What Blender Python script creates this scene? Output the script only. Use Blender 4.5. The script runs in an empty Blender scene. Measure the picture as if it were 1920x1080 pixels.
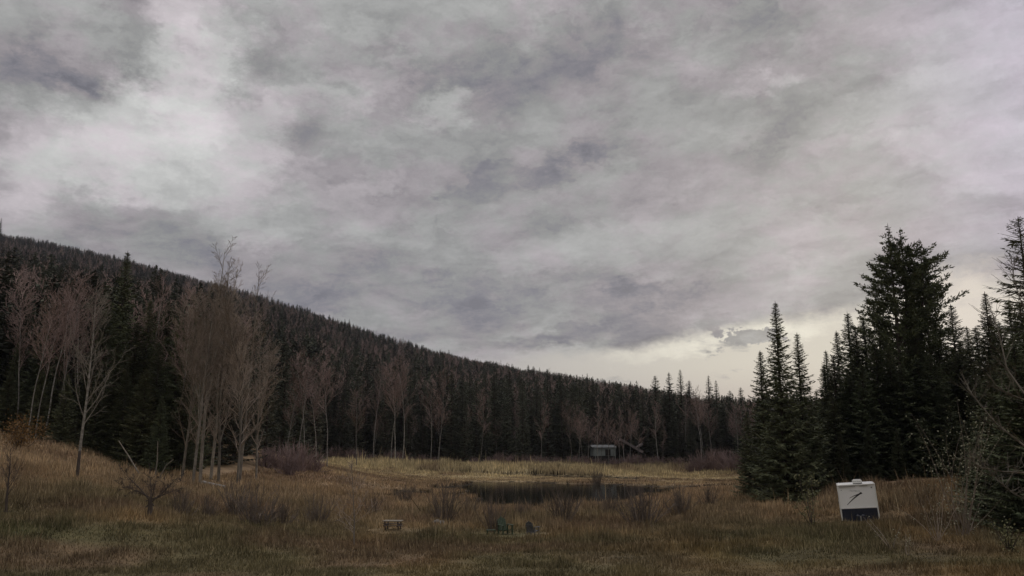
import bpy, bmesh, math, random
import numpy as np
from mathutils import Vector, Matrix, Euler

# ------------------------------------------------------------------ camera
F, PITCH, CAMZ = 1507.0, math.atan(290/1507.0), 6.6
sc = bpy.context.scene
cam_d = bpy.data.cameras.new('camera'); cam = bpy.data.objects.new('camera', cam_d)
sc.collection.objects.link(cam)
cam_d.sensor_width = 36.0; cam_d.lens = 36.0*F/1920.0
cam_d.clip_start = 0.1; cam_d.clip_end = 9000
cam.location = (0, 0, CAMZ); cam.rotation_euler = (math.pi/2+PITCH, 0, 0)
sc.camera = cam
sc.view_settings.view_transform = 'Standard'; sc.view_settings.look = 'None'
sc.view_settings.exposure = 0.0; sc.view_settings.gamma = 1.0
sc.view_settings.use_curve_mapping = False
sc.cycles.max_bounces = 5; sc.cycles.diffuse_bounces = 2; sc.cycles.glossy_bounces = 2
sc.cycles.transmission_bounces = 2; sc.cycles.volume_bounces = 0

cp, sp = math.cos(PITCH), math.sin(PITCH)
def ray(px, py):
    a = (px-960)/F; b = (540-py)/F
    return (a, cp-b*sp, sp+b*cp)
def W(px, py, Y):
    """point seen at photo pixel (px,py), Y metres ahead"""
    r = ray(px, py); t = Y/r[1]
    return (r[0]*t, Y, CAMZ+r[2]*t)
def WX(px, Y):            # world x of a thing standing near the ground
    return W(px, 900, Y)[0]
def azel(px, py):
    r = ray(px, py); n = math.sqrt(sum(c*c for c in r))
    return math.atan2(r[0], r[1]), math.asin(r[2]/n)

# ------------------------------------------------------------------ sky
SUN_EL, SUN_AZ = math.radians(16), math.radians(24)
def build_sky():
    w = bpy.data.worlds.new('World'); sc.world = w; w.use_nodes = True
    nt = w.node_tree; nt.nodes.clear(); N = nt.nodes.new; L = nt.links.new
    def lk(sock, v):
        if isinstance(v, (int, float)): sock.default_value = v
        elif isinstance(v, (tuple, list)): sock.default_value = v
        else: L(v, sock)
    def M(op, a, b=0.0, c=0.0, clamp=False):
        n = N('ShaderNodeMath'); n.operation = op; n.use_clamp = clamp
        lk(n.inputs[0], a); lk(n.inputs[1], b); lk(n.inputs[2], c); return n.outputs[0]
    def XYZ(x, y, z):
        n = N('ShaderNodeCombineXYZ'); lk(n.inputs[0], x); lk(n.inputs[1], y); lk(n.inputs[2], z); return n.outputs[0]
    def noise(v, scale, detail=5, rough=0.55, out=0, dist=0.0):
        n = N('ShaderNodeTexNoise'); L(v, n.inputs['Vector']); n.inputs['Scale'].default_value = scale
        n.inputs['Detail'].default_value = detail; n.inputs['Roughness'].default_value = rough
        n.inputs['Distortion'].default_value = dist
        return n.outputs[out]
    def ramp(v, a, b, lo=0.0, hi=1.0):
        n = N('ShaderNodeMapRange'); n.interpolation_type = 'SMOOTHSTEP'
        lk(n.inputs[0], v); n.inputs[1].default_value = a; n.inputs[2].default_value = b
        n.inputs[3].default_value = lo; n.inputs[4].default_value = hi; return n.outputs[0]
    tc = N('ShaderNodeTexCoord'); sep = N('ShaderNodeSeparateXYZ'); L(tc.outputs['Generated'], sep.inputs[0])
    x, y, z = sep.outputs
    az = M('ARCTAN2', x, y); el = M('ARCSINE', z)
    zz = M('ADD', M('MAXIMUM', z, 0.0), 0.10)
    # cloud deck seen from below: a horizontal plane, streaks run along the wind
    th = math.radians(-30)
    px_, py_ = M('DIVIDE', x, zz), M('DIVIDE', y, zz)
    along = M('ADD', M('MULTIPLY', px_, math.sin(th)), M('MULTIPLY', py_, math.cos(th)))
    across = M('SUBTRACT', M('MULTIPLY', px_, math.cos(th)), M('MULTIPLY', py_, math.sin(th)))
    deck = XYZ(M('MULTIPLY', along, 0.78), across, 3.7)
    n1 = noise(deck, 0.95, 12, 0.64, dist=0.45)
    n2 = noise(deck, 3.0, 12, 0.66, dist=0.35)
    n0 = noise(XYZ(az, M('MULTIPLY', el, 2.0), 1.3), 7.0, 12, 0.66, dist=0.3)
    # large masses, placed by bearing and elevation, edges broken by noise
    wv = N('ShaderNodeTexNoise'); L(XYZ(az, M('MULTIPLY', el, 1.6), 0.4), wv.inputs['Vector'])
    wv.inputs['Scale'].default_value = 9; wv.inputs['Detail'].default_value = 10; wv.inputs['Roughness'].default_value = 0.68
    ws = N('ShaderNodeSeparateXYZ'); L(wv.outputs[1], ws.inputs[0])
    aw = M('MULTIPLY_ADD', M('SUBTRACT', ws.outputs[0], 0.5), 0.28, az)
    ew = M('MULTIPLY_ADD', M('SUBTRACT', ws.outputs[1], 0.5), 0.15, el)
    P = XYZ(aw, ew, 0.0)
    def blob(px, py, sx, sy, ang):
        a0, e0 = azel(px, py)
        m = N('ShaderNodeMapping'); m.vector_type = 'TEXTURE'; L(P, m.inputs[0])
        m.inputs[1].default_value = (a0, e0, 0); m.inputs[2].default_value = (0, 0, math.radians(ang))
        m.inputs[3].default_value = (sx/F*1.6, sy/F*1.6, 1)
        g = N('ShaderNodeTexGradient'); g.gradient_type = 'SPHERICAL'; L(m.outputs[0], g.inputs[0])
        return ramp(g.outputs[1], 0.0, 0.85)
    acc = 0.0
    BL = [(330,80,80,110,-15,.17),(260,235,140,80,25,.17),(370,310,170,95,0,.19),(430,200,120,90,0,.10),(90,250,110,70,30,.09),
          (40,330,110,60,0,.07),(600,180,150,50,20,.12),(820,205,60,28,15,.11),(640,75,150,30,15,.07),(1470,165,55,22,0,.11),
          (1660,190,190,45,20,.07),(1880,150,150,190,0,.14),(1850,330,120,110,0,.08),
          (150,80,60,30,40,.07),(90,110,90,100,0,-.03),(170,170,105,60,-20,-.10),(240,60,55,75,20,-.06),(0,190,60,50,0,-.05),
          (480,115,120,45,18,-.08),(650,135,70,20,20,-.07),(1000,80,420,100,12,-.05),(1250,90,250,110,0,-.05),(280,380,120,38,-8,-.09),
          (800,560,260,55,4,-.11),(1240,565,160,34,10,-.15),(1110,632,190,20,5,-.13),(1500,600,170,28,12,-.13),
          (1480,250,160,34,18,-.06),(1120,300,160,24,14,-.06),(1830,385,110,22,10,-.09),(560,330,110,36,14,-.05),
          (1000,320,240,40,20,-.05),(900,430,200,34,14,-.04),(600,500,260,45,4,-.05),(90,330,90,40,0,.06),(1330,430,240,34,16,.05),
          (700,330,130,26,18,.05),(1100,450,260,30,14,.04),(1560,420,160,26,16,.05),(1460,520,180,26,14,.05)]
    for b in BL:
        acc = M('MULTIPLY_ADD', blob(*b[:5]), b[5]*(1.08 if b[5] > 0 else 1.05), acc)
    # the clear pale strip under the edge of the deck
    a0, _ = azel(1500, 640)
    edge = M('MULTIPLY_ADD', az, 0.125, M('MULTIPLY_ADD', M('SUBTRACT', ws.outputs[2], 0.5), 0.06, 0.103))
    clear = ramp(M('SUBTRACT', edge, el), -0.010, 0.016)
    bandaz = ramp(az, -0.14, 0.08)
    clear = M('MULTIPLY', clear, bandaz)
    scud = ramp(noise(XYZ(az, M('MULTIPLY', el, 3.0), 8.1), 15.0, 7, 0.6), 0.56, 0.66)
    clear = M('MULTIPLY', clear, M('SUBTRACT', 1.0, M('MULTIPLY', scud, 0.55)))
    cia = blob(1400, 642, 62, 20, 15)
    clear = M('MULTIPLY', clear, M('SUBTRACT', 1.0, M('MULTIPLY', ramp(cia, 0.15, 0.5), 0.95)))
    # overcast: brighter overhead than at the horizon
    grad = ramp(el, 0.40, 1.35, 1.0, 3.0)
    lum = M('ADD', 0.348, M('MULTIPLY', M('SUBTRACT', n1, 0.5), 0.34))
    lum = M('ADD', lum, M('MULTIPLY', M('SUBTRACT', n2, 0.5), 0.36))
    lum = M('ADD', lum, M('MULTIPLY', M('SUBTRACT', n0, 0.5), 0.30))
    n3 = noise(XYZ(aw, M('MULTIPLY', ew, 1.9), 6.6), 17.0, 10, 0.66, dist=0.3)
    lum = M('ADD', lum, M('MULTIPLY', M('SUBTRACT', n3, 0.5), 0.30))
    lum = M('ADD', lum, acc)
    lum = M('MAXIMUM', M('MULTIPLY', lum, grad), 0.16)
    # tint: warm pink / neutral green grey, darkest parts violet
    tn = noise(XYZ(az, M('MULTIPLY', el, 1.8), 5.0), 8.0, 6, 0.65)
    def mixc(f, a, b):
        n = N('ShaderNodeMix'); n.data_type = 'RGBA'; lk(n.inputs[0], f)
        for s, v in ((n.inputs[6], a), (n.inputs[7], b)):
            if isinstance(v, tuple): s.default_value = v+(1,)
            else: L(v, s)
        return n.outputs[2]
    t1 = mixc(ramp(tn, 0.42, 0.60), (0.995, 0.998, 0.968), (1.055, 0.965, 1.0))
    t2 = mixc(ramp(lum, 0.18, 0.29), (0.97, 0.95, 1.07), t1)
    t2 = mixc(M('MULTIPLY', ramp(az, 0.40, 0.62), 0.6), t2, (1.03, 0.94, 1.14))
    vm = N('ShaderNodeVectorMath'); vm.operation = 'SCALE'; L(t2, vm.inputs[0]); L(lum, vm.inputs['Scale'])
    strip = mixc(ramp(az, -0.05, 0.34), (0.52, 0.49, 0.45), (0.68, 0.64, 0.54))
    strip = mixc(ramp(el, 0.02, 0.10), (0.42, 0.37, 0.36), strip)
    col = mixc(clear, vm.outputs[0], strip)
    warm = blob(1800, 590, 90, 60, 0)
    col = mixc(M('MULTIPLY', warm, 0.85), col, (0.80, 0.72, 0.62))
    warm2 = blob(1400, 618, 200, 26, 8)
    col = mixc(M('MULTIPLY', M('MULTIPLY', warm2, clear), 0.9), col, (0.92, 0.88, 0.74))
    # the clear sky above the clouds, let through only a little
    sky = N('ShaderNodeTexSky'); sky.sky_type = 'NISHITA'; sky.sun_disc = False
    sky.sun_elevation = SUN_EL; sky.sun_rotation = SUN_AZ
    b1 = N('ShaderNodeBackground'); L(sky.outputs[0], b1.inputs[0]); b1.inputs[1].default_value = 0.08
    b2 = N('ShaderNodeBackground'); L(col, b2.inputs[0]); b2.inputs[1].default_value = 1.0
    mx = N('ShaderNodeMixShader'); mx.inputs[0].default_value = 0.96
    L(b1.outputs[0], mx.inputs[1]); L(b2.outputs[0], mx.inputs[2])
    o = N('ShaderNodeOutputWorld'); L(mx.outputs[0], o.inputs[0])
    w.cycles.sampling_method = 'MANUAL'; w.cycles.sample_map_resolution = 512
build_sky()
sd = bpy.data.lights.new('sun', 'SUN'); sd.energy = 0.5; sd.angle = math.radians(25); sd.color = (1, .95, .86)
sun = bpy.data.objects.new('sun', sd); sc.collection.objects.link(sun)
sun.rotation_euler = Vector((math.sin(SUN_AZ)*math.cos(SUN_EL), math.cos(SUN_AZ)*math.cos(SUN_EL), math.sin(SUN_EL))).to_track_quat('Z', 'Y').to_euler()

# ------------------------------------------------------------------ helpers
rnd = random.Random(11)
rng = np.random.default_rng(7)
def link(o): sc.collection.objects.link(o); return o
def mesh_from(name, v, f, mats=(), smooth=False):
    me = bpy.data.meshes.new(name); me.from_pydata(v, [], f)
    for m in mats: me.materials.append(m)
    if smooth:
        me.polygons.foreach_set('use_smooth', [True]*len(me.polygons))
    me.update(); return me
def mesh_np(name, v, faces_n, k, mat):
    """fast mesh: v (n,3) float, faces (m,k) int"""
    me = bpy.data.meshes.new(name)
    me.vertices.add(len(v)); me.vertices.foreach_set('co', v.astype(np.float32).ravel())
    m = len(faces_n); me.loops.add(m*k); me.loops.foreach_set('vertex_index', faces_n.astype(np.int32).ravel())
    me.polygons.add(m); me.polygons.foreach_set('loop_start', np.arange(0, m*k, k, dtype=np.int32))
    me.update(calc_edges=True); me.materials.append(mat); return me
def setcol(me, cols, name='tone'):
    a = me.color_attributes.new(name, 'FLOAT_COLOR', 'POINT')
    c = np.ones((len(cols), 4), np.float32); c[:, :3] = cols
    a.data.foreach_set('color', c.ravel())
def thing(name, label, cat, loc=(0,0,0), rz=0, group=None, scale=1.0):
    o = bpy.data.objects.new(name, None); link(o); o.empty_display_size = .3
    o.location = loc; o.rotation_euler = (0, 0, rz)
    o.scale = scale if isinstance(scale, tuple) else (scale,)*3
    o['label'] = label; o['category'] = cat
    if group: o['group'] = group
    return o
def part(name, me, parent, label=None):
    o = bpy.data.objects.new(name, me); link(o); o.parent = parent
    if label: o['label'] = label
    return o
def lone(name, me, label, cat, loc=(0,0,0), rz=0, group=None, kind=None):
    o = bpy.data.objects.new(name, me); link(o); o.location = loc; o.rotation_euler = (0, 0, rz)
    if label: o['label'] = label
    if cat: o['category'] = cat
    if group: o['group'] = group
    if kind: o['kind'] = kind
    return o

def mat(name, c1, c2=None, scale=3.0, rough=0.85, spec=0.2, objrand=0.0, bump=0.0, bscale=40, attr=None, stretch=(1,1,1), metal=0.0, hue=0.0):
    m = bpy.data.materials.new(name); m.use_nodes = True; nt = m.node_tree; N = nt.nodes.new; L = nt.links.new
    b = nt.nodes['Principled BSDF']; b.inputs['Roughness'].default_value = rough
    b.inputs['Specular IOR Level'].default_value = spec; b.inputs['Metallic'].default_value = metal
    tc = N('ShaderNodeTexCoord'); mp = N('ShaderNodeMapping'); L(tc.outputs['Object'], mp.inputs[0]); mp.inputs[3].default_value = stretch
    n = N('ShaderNodeTexNoise'); L(mp.outputs[0], n.inputs['Vector']); n.inputs['Scale'].default_value = scale
    n.inputs['Detail'].default_value = 5; n.inputs['Roughness'].default_value = .65
    mr = N('ShaderNodeMapRange'); L(n.outputs[0], mr.inputs[0]); mr.inputs[1].default_value = .34; mr.inputs[2].default_value = .66
    mx = N('ShaderNodeMix'); mx.data_type = 'RGBA'; L(mr.outputs[0], mx.inputs[0])
    mx.inputs[6].default_value = tuple(c1)+(1,); mx.inputs[7].default_value = tuple(c2 or c1)+(1,)
    out = mx.outputs[2]
    if attr:
        at = N('ShaderNodeAttribute'); at.attribute_name = attr
        mu = N('ShaderNodeMix'); mu.data_type = 'RGBA'; mu.blend_type = 'MULTIPLY'; mu.inputs[0].default_value = 1
        L(out, mu.inputs[6]); L(at.outputs['Color'], mu.inputs[7]); out = mu.outputs[2]
    if objrand:
        oi = N('ShaderNodeObjectInfo'); hs = N('ShaderNodeHueSaturation')
        r1 = N('ShaderNodeMapRange'); L(oi.outputs['Random'], r1.inputs[0]); r1.inputs[3].default_value = 1-objrand; r1.inputs[4].default_value = 1+objrand
        L(r1.outputs[0], hs.inputs['Value']); L(out, hs.inputs['Color'])
        if hue:
            wn = N('ShaderNodeTexWhiteNoise'); wn.noise_dimensions = '1D'; L(oi.outputs['Random'], wn.inputs['W'])
            r2 = N('ShaderNodeMapRange'); L(wn.outputs[0], r2.inputs[0]); r2.inputs[3].default_value = .5-hue; r2.inputs[4].default_value = .5+hue
            L(r2.outputs[0], hs.inputs['Hue'])
        out = hs.outputs[0]
    L(out, b.inputs['Base Color'])
    if bump:
        n2 = N('ShaderNodeTexNoise'); L(tc.outputs['Object'], n2.inputs['Vector']); n2.inputs['Scale'].default_value = bscale; n2.inputs['Detail'].default_value = 4
        bp = N('ShaderNodeBump'); bp.inputs['Strength'].default_value = bump; L(n2.outputs[0], bp.inputs['Height']); L(bp.outputs[0], b.inputs['Normal'])
    return m
M_ground = mat('ground_soil_and_thatch', (.75,.75,.75), (1.25,1.2,1.1), 1.3, .95, .05, bump=.6, bscale=6, attr='tone')
M_grass = mat('dry_grass', (.75,.75,.75), (1.25,1.22,1.15), .7, .9, .05, attr='tone')
M_spruce = mat('spruce_needles', (.050,.058,.042), (.135,.138,.092), .35, .8, .15, objrand=.45, hue=.02)
M_spruce_near = mat('spruce_needles_fine', (.052,.066,.036), (.165,.178,.095), .9, .8, .15, objrand=.32, hue=.02)
M_fir = mat('fir_needles', (.044,.054,.028), (.145,.152,.074), 1.3, .8, .15, objrand=.15, hue=.02)
M_bark = mat('dark_bark', (.05,.04,.033), (.11,.09,.075), 6, .95, .1, bump=.6, bscale=18, stretch=(1,1,.3))
M_pale = mat('pale_aspen_bark', (.10,.092,.075), (.27,.25,.21), 2.2, .85, .15, objrand=.3, stretch=(1,1,2.2))
M_cbark = mat('cottonwood_bark', (.12,.105,.085), (.27,.245,.20), 2.2, .9, .1, objrand=.3, stretch=(1,1,.6))
M_far_pale = mat('far_birch_bark', (.12,.112,.095), (.32,.305,.27), 1.2, .85, .15, objrand=.55, stretch=(1,1,2.2))
M_twig_red = mat('reddish_bare_twigs', (.17,.122,.105), (.32,.24,.205), .6, .9, .1, objrand=.2)
M_twig_tan = mat('tan_bare_twigs', (.18,.145,.115), (.33,.275,.215), .6, .9, .1, objrand=.2)
M_twig_grey = mat('grey_bare_twigs', (.12,.105,.085), (.25,.225,.18), 1.2, .9, .1, objrand=.2)
M_willow = mat('willow_stems', (.16,.115,.105), (.30,.225,.20), .8, .9, .1, objrand=.15)
M_orange = mat('orange_leaves', (.14,.080,.028), (.26,.155,.06), 2.0, .8, .2)
M_leafgreen = mat('olive_leaves', (.10,.11,.05), (.24,.22,.11), 3.0, .8, .2)

# ------------------------------------------------------------------ ground shape
def gy(py, z):           # distance at which a ground point of height z shows at row py (centre of picture)
    r = ray(960, py); return (z-CAMZ)/r[2]*r[1]
CP = []   # (x, y, z)
for px, py, Y in [(0,1075,33),(480,1075,32),(960,1075,31),(1440,1075,31),(1900,1075,28),
                  (285,968,45),(18,962,45),(143,905,60),(0,828,80),(150,855,80),(250,880,80),(330,897,78),(400,914,74),
                  (470,905,80),(490,884,108),(600,880,125),(640,872,170),(800,873,180),(1000,876,180),(1200,881,178),(1380,888,165),
                  (1400,950,66),(1530,925,68),(1650,906,70),(1760,897,68),(1800,975,46),(1607,992,55),(1900,1002,42),(1520,990,46),
                  (950,1000,52),(740,992,54),(490,988,52),(1210,985,56),(1055,983,58),(665,1020,44),(200,930,56),(560,920,78)]:
    CP.append(W(px, py, Y))
for x, y, z in [(-8,84,.25),(8,78,.3),(20,80,.3),(34,90,.4),(-20,100,.5),(-10,140,.15),(20,150,.15),(40,140,.3),(5,165,.15),(40,165,.3),(-20,150,.6),
                (0,110,.1),(15,115,.1),(0,0,3.4),(-40,0,5),(40,0,4.5),(0,-60,5),(-80,60,9),(-80,110,12),(90,60,7),(90,120,7),(60,200,3),(55,110,4),
                (0,210,1.5),(-60,200,5),(-100,160,14),(-45,120,7.5),(-60,140,9),(-130,60,16)]:
    CP.append((x, y, z))
CP = np.array(CP)
def _U(r2): return np.where(r2 > 0, r2*np.log(np.maximum(r2, 1e-9)), 0)
def tps_fit(c, lam=8.0):
    n = len(c); d2 = ((c[:, None, :2]-c[None, :, :2])**2).sum(-1)
    K = _U(d2)+lam*np.eye(n); Pm = np.c_[np.ones(n), c[:, :2]]
    A = np.zeros((n+3, n+3)); A[:n, :n] = K; A[:n, n:] = Pm; A[n:, :n] = Pm.T
    return np.linalg.solve(A, np.r_[c[:, 2], 0, 0, 0])
TW = tps_fit(CP)
def tps(x, y):
    out = TW[-3]+TW[-2]*x+TW[-1]*y
    for (cx, cy, _), w in zip(CP, TW[:-3]):
        out = out+w*_U((x-cx)**2+(y-cy)**2)
    return out
# ridge: photo pixel of the tree line and its distance; ground is a tree below
RP = [(-700,330,1150),(-200,380,1150),(0,434,1100),(120,460,1070),(240,486,1020),(380,526,950),(500,555,900),(560,575,870),(640,601,820),
      (700,628,760),(760,645,720),(860,670,660),(960,690,600),(1080,705,540),(1200,724,470),(1290,742,400),(1400,762,330),(1600,775,300),(2100,770,300),(3000,760,300)]
R_az, R_d, R_z = [], [], []
for px, py, Y in RP:
    X, _, Z = W(px, py, Y); R_az.append(math.atan2(X, Y)); R_d.append(math.hypot(X, Y)); R_z.append(Z-float(np.interp(Y, [300,700,1100],[12,8.5,5])))
SKYL = [(-900,230),(-300,355),(0,424),(120,455),(240,480),(380,520),(500,547),(570,565),(640,592),(760,635),(860,664),(960,686),(1080,701),(1200,719),(1300,738),(1400,745),(1560,742),(2100,745),(3000,740)]
S_az, S_el = zip(*[azel(*q) for q in SKYL])
def hill(x, y):
    az = np.arctan2(x, y); r = np.hypot(x, y)
    R = np.interp(az, R_az, R_d); Z = np.interp(az, R_az, R_z)
    r0 = np.interp(az, [-.75, -.35, -.2, .1, .5], [90, 120, 190, 205, 180])
    zb = np.interp(az, [-.75, -.45, -.2, .1, .5], [9, 7, 1.6, 1.5, 4])
    t = (r-r0)/(R-r0)
    up = zb+(Z-zb)*np.clip(t, 0, 1)**1.12
    return np.where(t > 1, Z-(r-R)*0.02, up)
def vnoise(x, y, s, seed=0):
    x = x/s; y = y/s; xi = np.floor(x).astype(np.int64); yi = np.floor(y).astype(np.int64); fx = x-xi; fy = y-yi
    fx = fx*fx*(3-2*fx); fy = fy*fy*(3-2*fy)
    def h(a, b):
        n = (a*374761393+b*668265263+seed*1442695041) & 0xffffffff
        n = ((n ^ (n >> 13))*1274126177) & 0xffffffff
        return ((n ^ (n >> 16)) & 0xffff)/65535.0
    return (h(xi, yi)*(1-fx)+h(xi+1, yi)*fx)*(1-fy)+(h(xi, yi+1)*(1-fx)+h(xi+1, yi+1)*fx)*fy
def poly_px(pts):        # photo outline on the water level -> world polygon
    return np.array([(W(px, py, 1)[0]*gy(py, 0), gy(py, 0)) for px, py in pts])
POND = poly_px([(868,912),(880,938),(915,952),(990,955),(1060,950),(1110,946),(1170,940),(1220,930),(1266,922),(1240,913),(1150,909),(1050,906),(960,904),(890,903)])
SLIVER = [poly_px([(785,888.6),(900,889.4),(1000,890.4),(1100,893.5),(1190,897),(1190,899.5),(1100,896.5),(1000,893.2),(900,892),(785,891)]),
          poly_px([(742,923),(770,921),(794,924),(790,928),(765,929),(745,928)]),
          poly_px([(1120,911),(1250,914),(1390,912),(1390,914.5),(1260,917),(1130,914)]),
          poly_px([(712,932),(738,931),(738,935),(714,935)]),
          poly_px([(820,915),(868,916),(868,919),(820,918)])]
def sdist(x, y, poly):   # signed distance, negative inside
    d = np.full(x.shape, 1e9); ins = np.zeros(x.shape, bool); n = len(poly)
    for i in range(n):
        a = poly[i]; b = poly[(i+1) % n]; e = b-a
        t = np.clip(((x-a[0])*e[0]+(y-a[1])*e[1])/(e@e), 0, 1)
        d = np.minimum(d, np.hypot(x-a[0]-t*e[0], y-a[1]-t*e[1]))
        c = ((a[1] > y) != (b[1] > y)) & (x < (b[0]-a[0])*(y-a[1])/(b[1]-a[1]+1e-12)+a[0]); ins ^= c
    return np.where(ins, -d, d)
def water_sd(x, y):
    wob = (vnoise(x, y, 5, 3)-.5)*4.2+(vnoise(x, y, 1.9, 4)-.5)*2.2+(vnoise(x*1.0, y, .8, 6)-.5)*1.0
    d = sdist(x, y, POND)+wob
    for s in SLIVER: d = np.minimum(d, sdist(x, y, s)+wob*.22)
    return d
def ground(x, y):
    x = np.atleast_1d(np.asarray(x, float)); y = np.atleast_1d(np.asarray(y, float))
    r = np.hypot(x, y)
    z = tps(np.clip(x, -140, 140), np.clip(y, -60, 215))
    az = np.arctan2(x, y)
    r1 = np.interp(az, [-.75, -.4, -.2, .5], [100, 120, 180, 170])
    s = np.clip((r-r1)/45, 0, 1); s = s*s*(3-2*s)
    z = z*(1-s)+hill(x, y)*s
    z = z+(vnoise(x, y, 9, 1)-.5)*.30*np.clip(r/60, 0, 1)+(vnoise(x, y, 2.3, 2)-.5)*.10
    z = z+(vnoise(x, y, 90, 9)-.5)*10*np.clip((r-260)/200, 0, 1)
    near = (y > 60) & (y < 185) & (np.abs(x) < 60)
    d = np.full(x.shape, 50.0)
    if near.any(): d[near] = water_sd(x[near], y[near])
    flat = np.clip(1-d/6, 0, 1); z = z*(1-flat)+np.minimum(z, .14)*flat
    z = np.where(near, np.maximum(z, .10), z)
    bed = np.clip(-d/1.2+.15, 0, 1); z = np.where(d < .2, z*(1-bed)-.35*bed, z)
    return z
def gz(x, y): return float(ground(x, y)[0])

# real ground colours: rough tan meadow, olive by the house, straw at the marsh
def tone(x, y):
    n = vnoise(x, y, 7, 21)*.55+vnoise(x, y, 2.2, 22)*.45; n2 = vnoise(x, y, 16, 23)*.6+vnoise(x, y, 4, 24)*.4
    r = np.hypot(x, y)
    olive = np.array([.140, .124, .062]); tan = np.array([.37, .272, .158]); straw = np.array([.53, .45, .25]); orange = np.array([.27, .165, .060]); rust = np.array([.20, .13, .085])
    k = np.clip((r-44)/30+(n2-.5)*1.3, 0, 1)[:, None]
    c = olive*(1-k)+tan*k
    k = np.clip((y-128)/45+(n-.5)*.8, 0, 1)[:, None]; c = c*(1-k)+straw*k
    k = (np.clip((n2-.55)*5, 0, 1)*np.clip((100-r)/30, 0, 1)*.55)[:, None]; c = c*(1-k)+orange*k
    k = (np.clip((vnoise(x, y, 6, 25)-.55)*4, 0, 1)*.55)[:, None]; c = c*(1-k)+rust*k
    k = (np.clip((vnoise(x, y, 5, 26)-.62)*4, 0, 1)*np.clip((75-r)/30, 0, 1)*.6)[:, None]; c = c*(1-k)+np.array([.085,.098,.040])*k
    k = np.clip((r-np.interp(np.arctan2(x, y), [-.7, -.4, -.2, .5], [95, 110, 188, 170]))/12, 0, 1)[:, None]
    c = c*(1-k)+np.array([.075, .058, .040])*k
    nr = (y > 60) & (y < 186) & (np.abs(x) < 60); d = np.full(x.shape, 50.0); d[nr] = water_sd(x[nr], y[nr])
    k = np.clip(1.3-d/.9, 0, 1)[:, None]; c = c*(1-k)+np.array([.035, .028, .018])*k
    g_ = c.mean(1, keepdims=True); c = (g_*.14+c*.86*np.array([1.0,.97,.93]))*.98
    m = vnoise(x, y, 1.0, 41)*.6+vnoise(x, y, .45, 42)*.4
    return c*(.42+.62*n+.58*m)[:, None]

# ---- terrain mesh, a polar sheet round the camera
def terrain():
    rr = [2.0]
    while rr[-1] < 3500: rr.append(rr[-1]*(1.0105 if 26 < rr[-1] < 230 else 1.05))
    rr = np.array(rr)
    aa = np.r_[np.linspace(-180, -42, 40)[:-1], np.linspace(-42, 42, 340), np.linspace(42, 180, 40)[1:]]*math.pi/180
    R, A = np.meshgrid(rr, aa[:-1], indexing='ij')
    x = (R*np.sin(A)).ravel(); y = (R*np.cos(A)).ravel(); z = ground(x, y)
    na = len(aa)-1; nr = len(rr)
    i = np.arange(nr-1)[:, None]*na+np.arange(na)[None, :]; j = np.arange(nr-1)[:, None]*na+(np.arange(na)[None, :]+1) % na
    f = np.stack([i, i+na, j+na, j], -1).reshape(-1, 4)
    v = np.c_[x, y, z]
    v = np.vstack([v, [[0, 0, z[:na].mean()]]]); c = len(v)-1
    me = mesh_np('ground', v, f, 4, M_ground)
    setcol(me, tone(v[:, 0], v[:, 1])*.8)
    me.polygons.foreach_set('use_smooth', np.ones(len(me.polygons), bool))
    bm = bmesh.new(); bm.from_mesh(me); bm.verts.ensure_lookup_table()
    for k in range(na):
        bm.faces.new((bm.verts[c], bm.verts[k], bm.verts[(k+1) % na]))
    bmesh.ops.recalc_face_normals(bm, faces=bm.faces); bm.to_mesh(me); bm.free()
    lone('ground', me, 'brown autumn meadow and forest floor rising into a hill', None, kind='structure')
terrain()
# ---- pond water
def water():
    m = bpy.data.materials.new('pond_water'); m.use_nodes = True; nt = m.node_tree; b = nt.nodes['Principled BSDF']
    b.inputs['Base Color'].default_value = (.010, .011, .008, 1); b.inputs['Roughness'].default_value = .07; b.inputs['IOR'].default_value = 1.33
    tc = nt.nodes.new('ShaderNodeTexCoord'); n = nt.nodes.new('ShaderNodeTexNoise'); n.inputs['Scale'].default_value = 1.6; n.inputs['Detail'].default_value = 3
    nt.links.new(tc.outputs['Object'], n.inputs['Vector']); bp = nt.nodes.new('ShaderNodeBump'); bp.inputs['Strength'].default_value = .10; bp.inputs['Distance'].default_value = .06
    nt.links.new(n.outputs[0], bp.inputs['Height']); nt.links.new(bp.outputs[0], b.inputs['Normal'])
    me = mesh_from('pond_water', [(-45,62,0),(62,62,0),(62,186,0),(-45,186,0)], [(0,1,2,3)], (m,))
    lone('pond_water', me, 'dark still pond water reflecting the spruces', None, kind='structure')
water()

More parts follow.
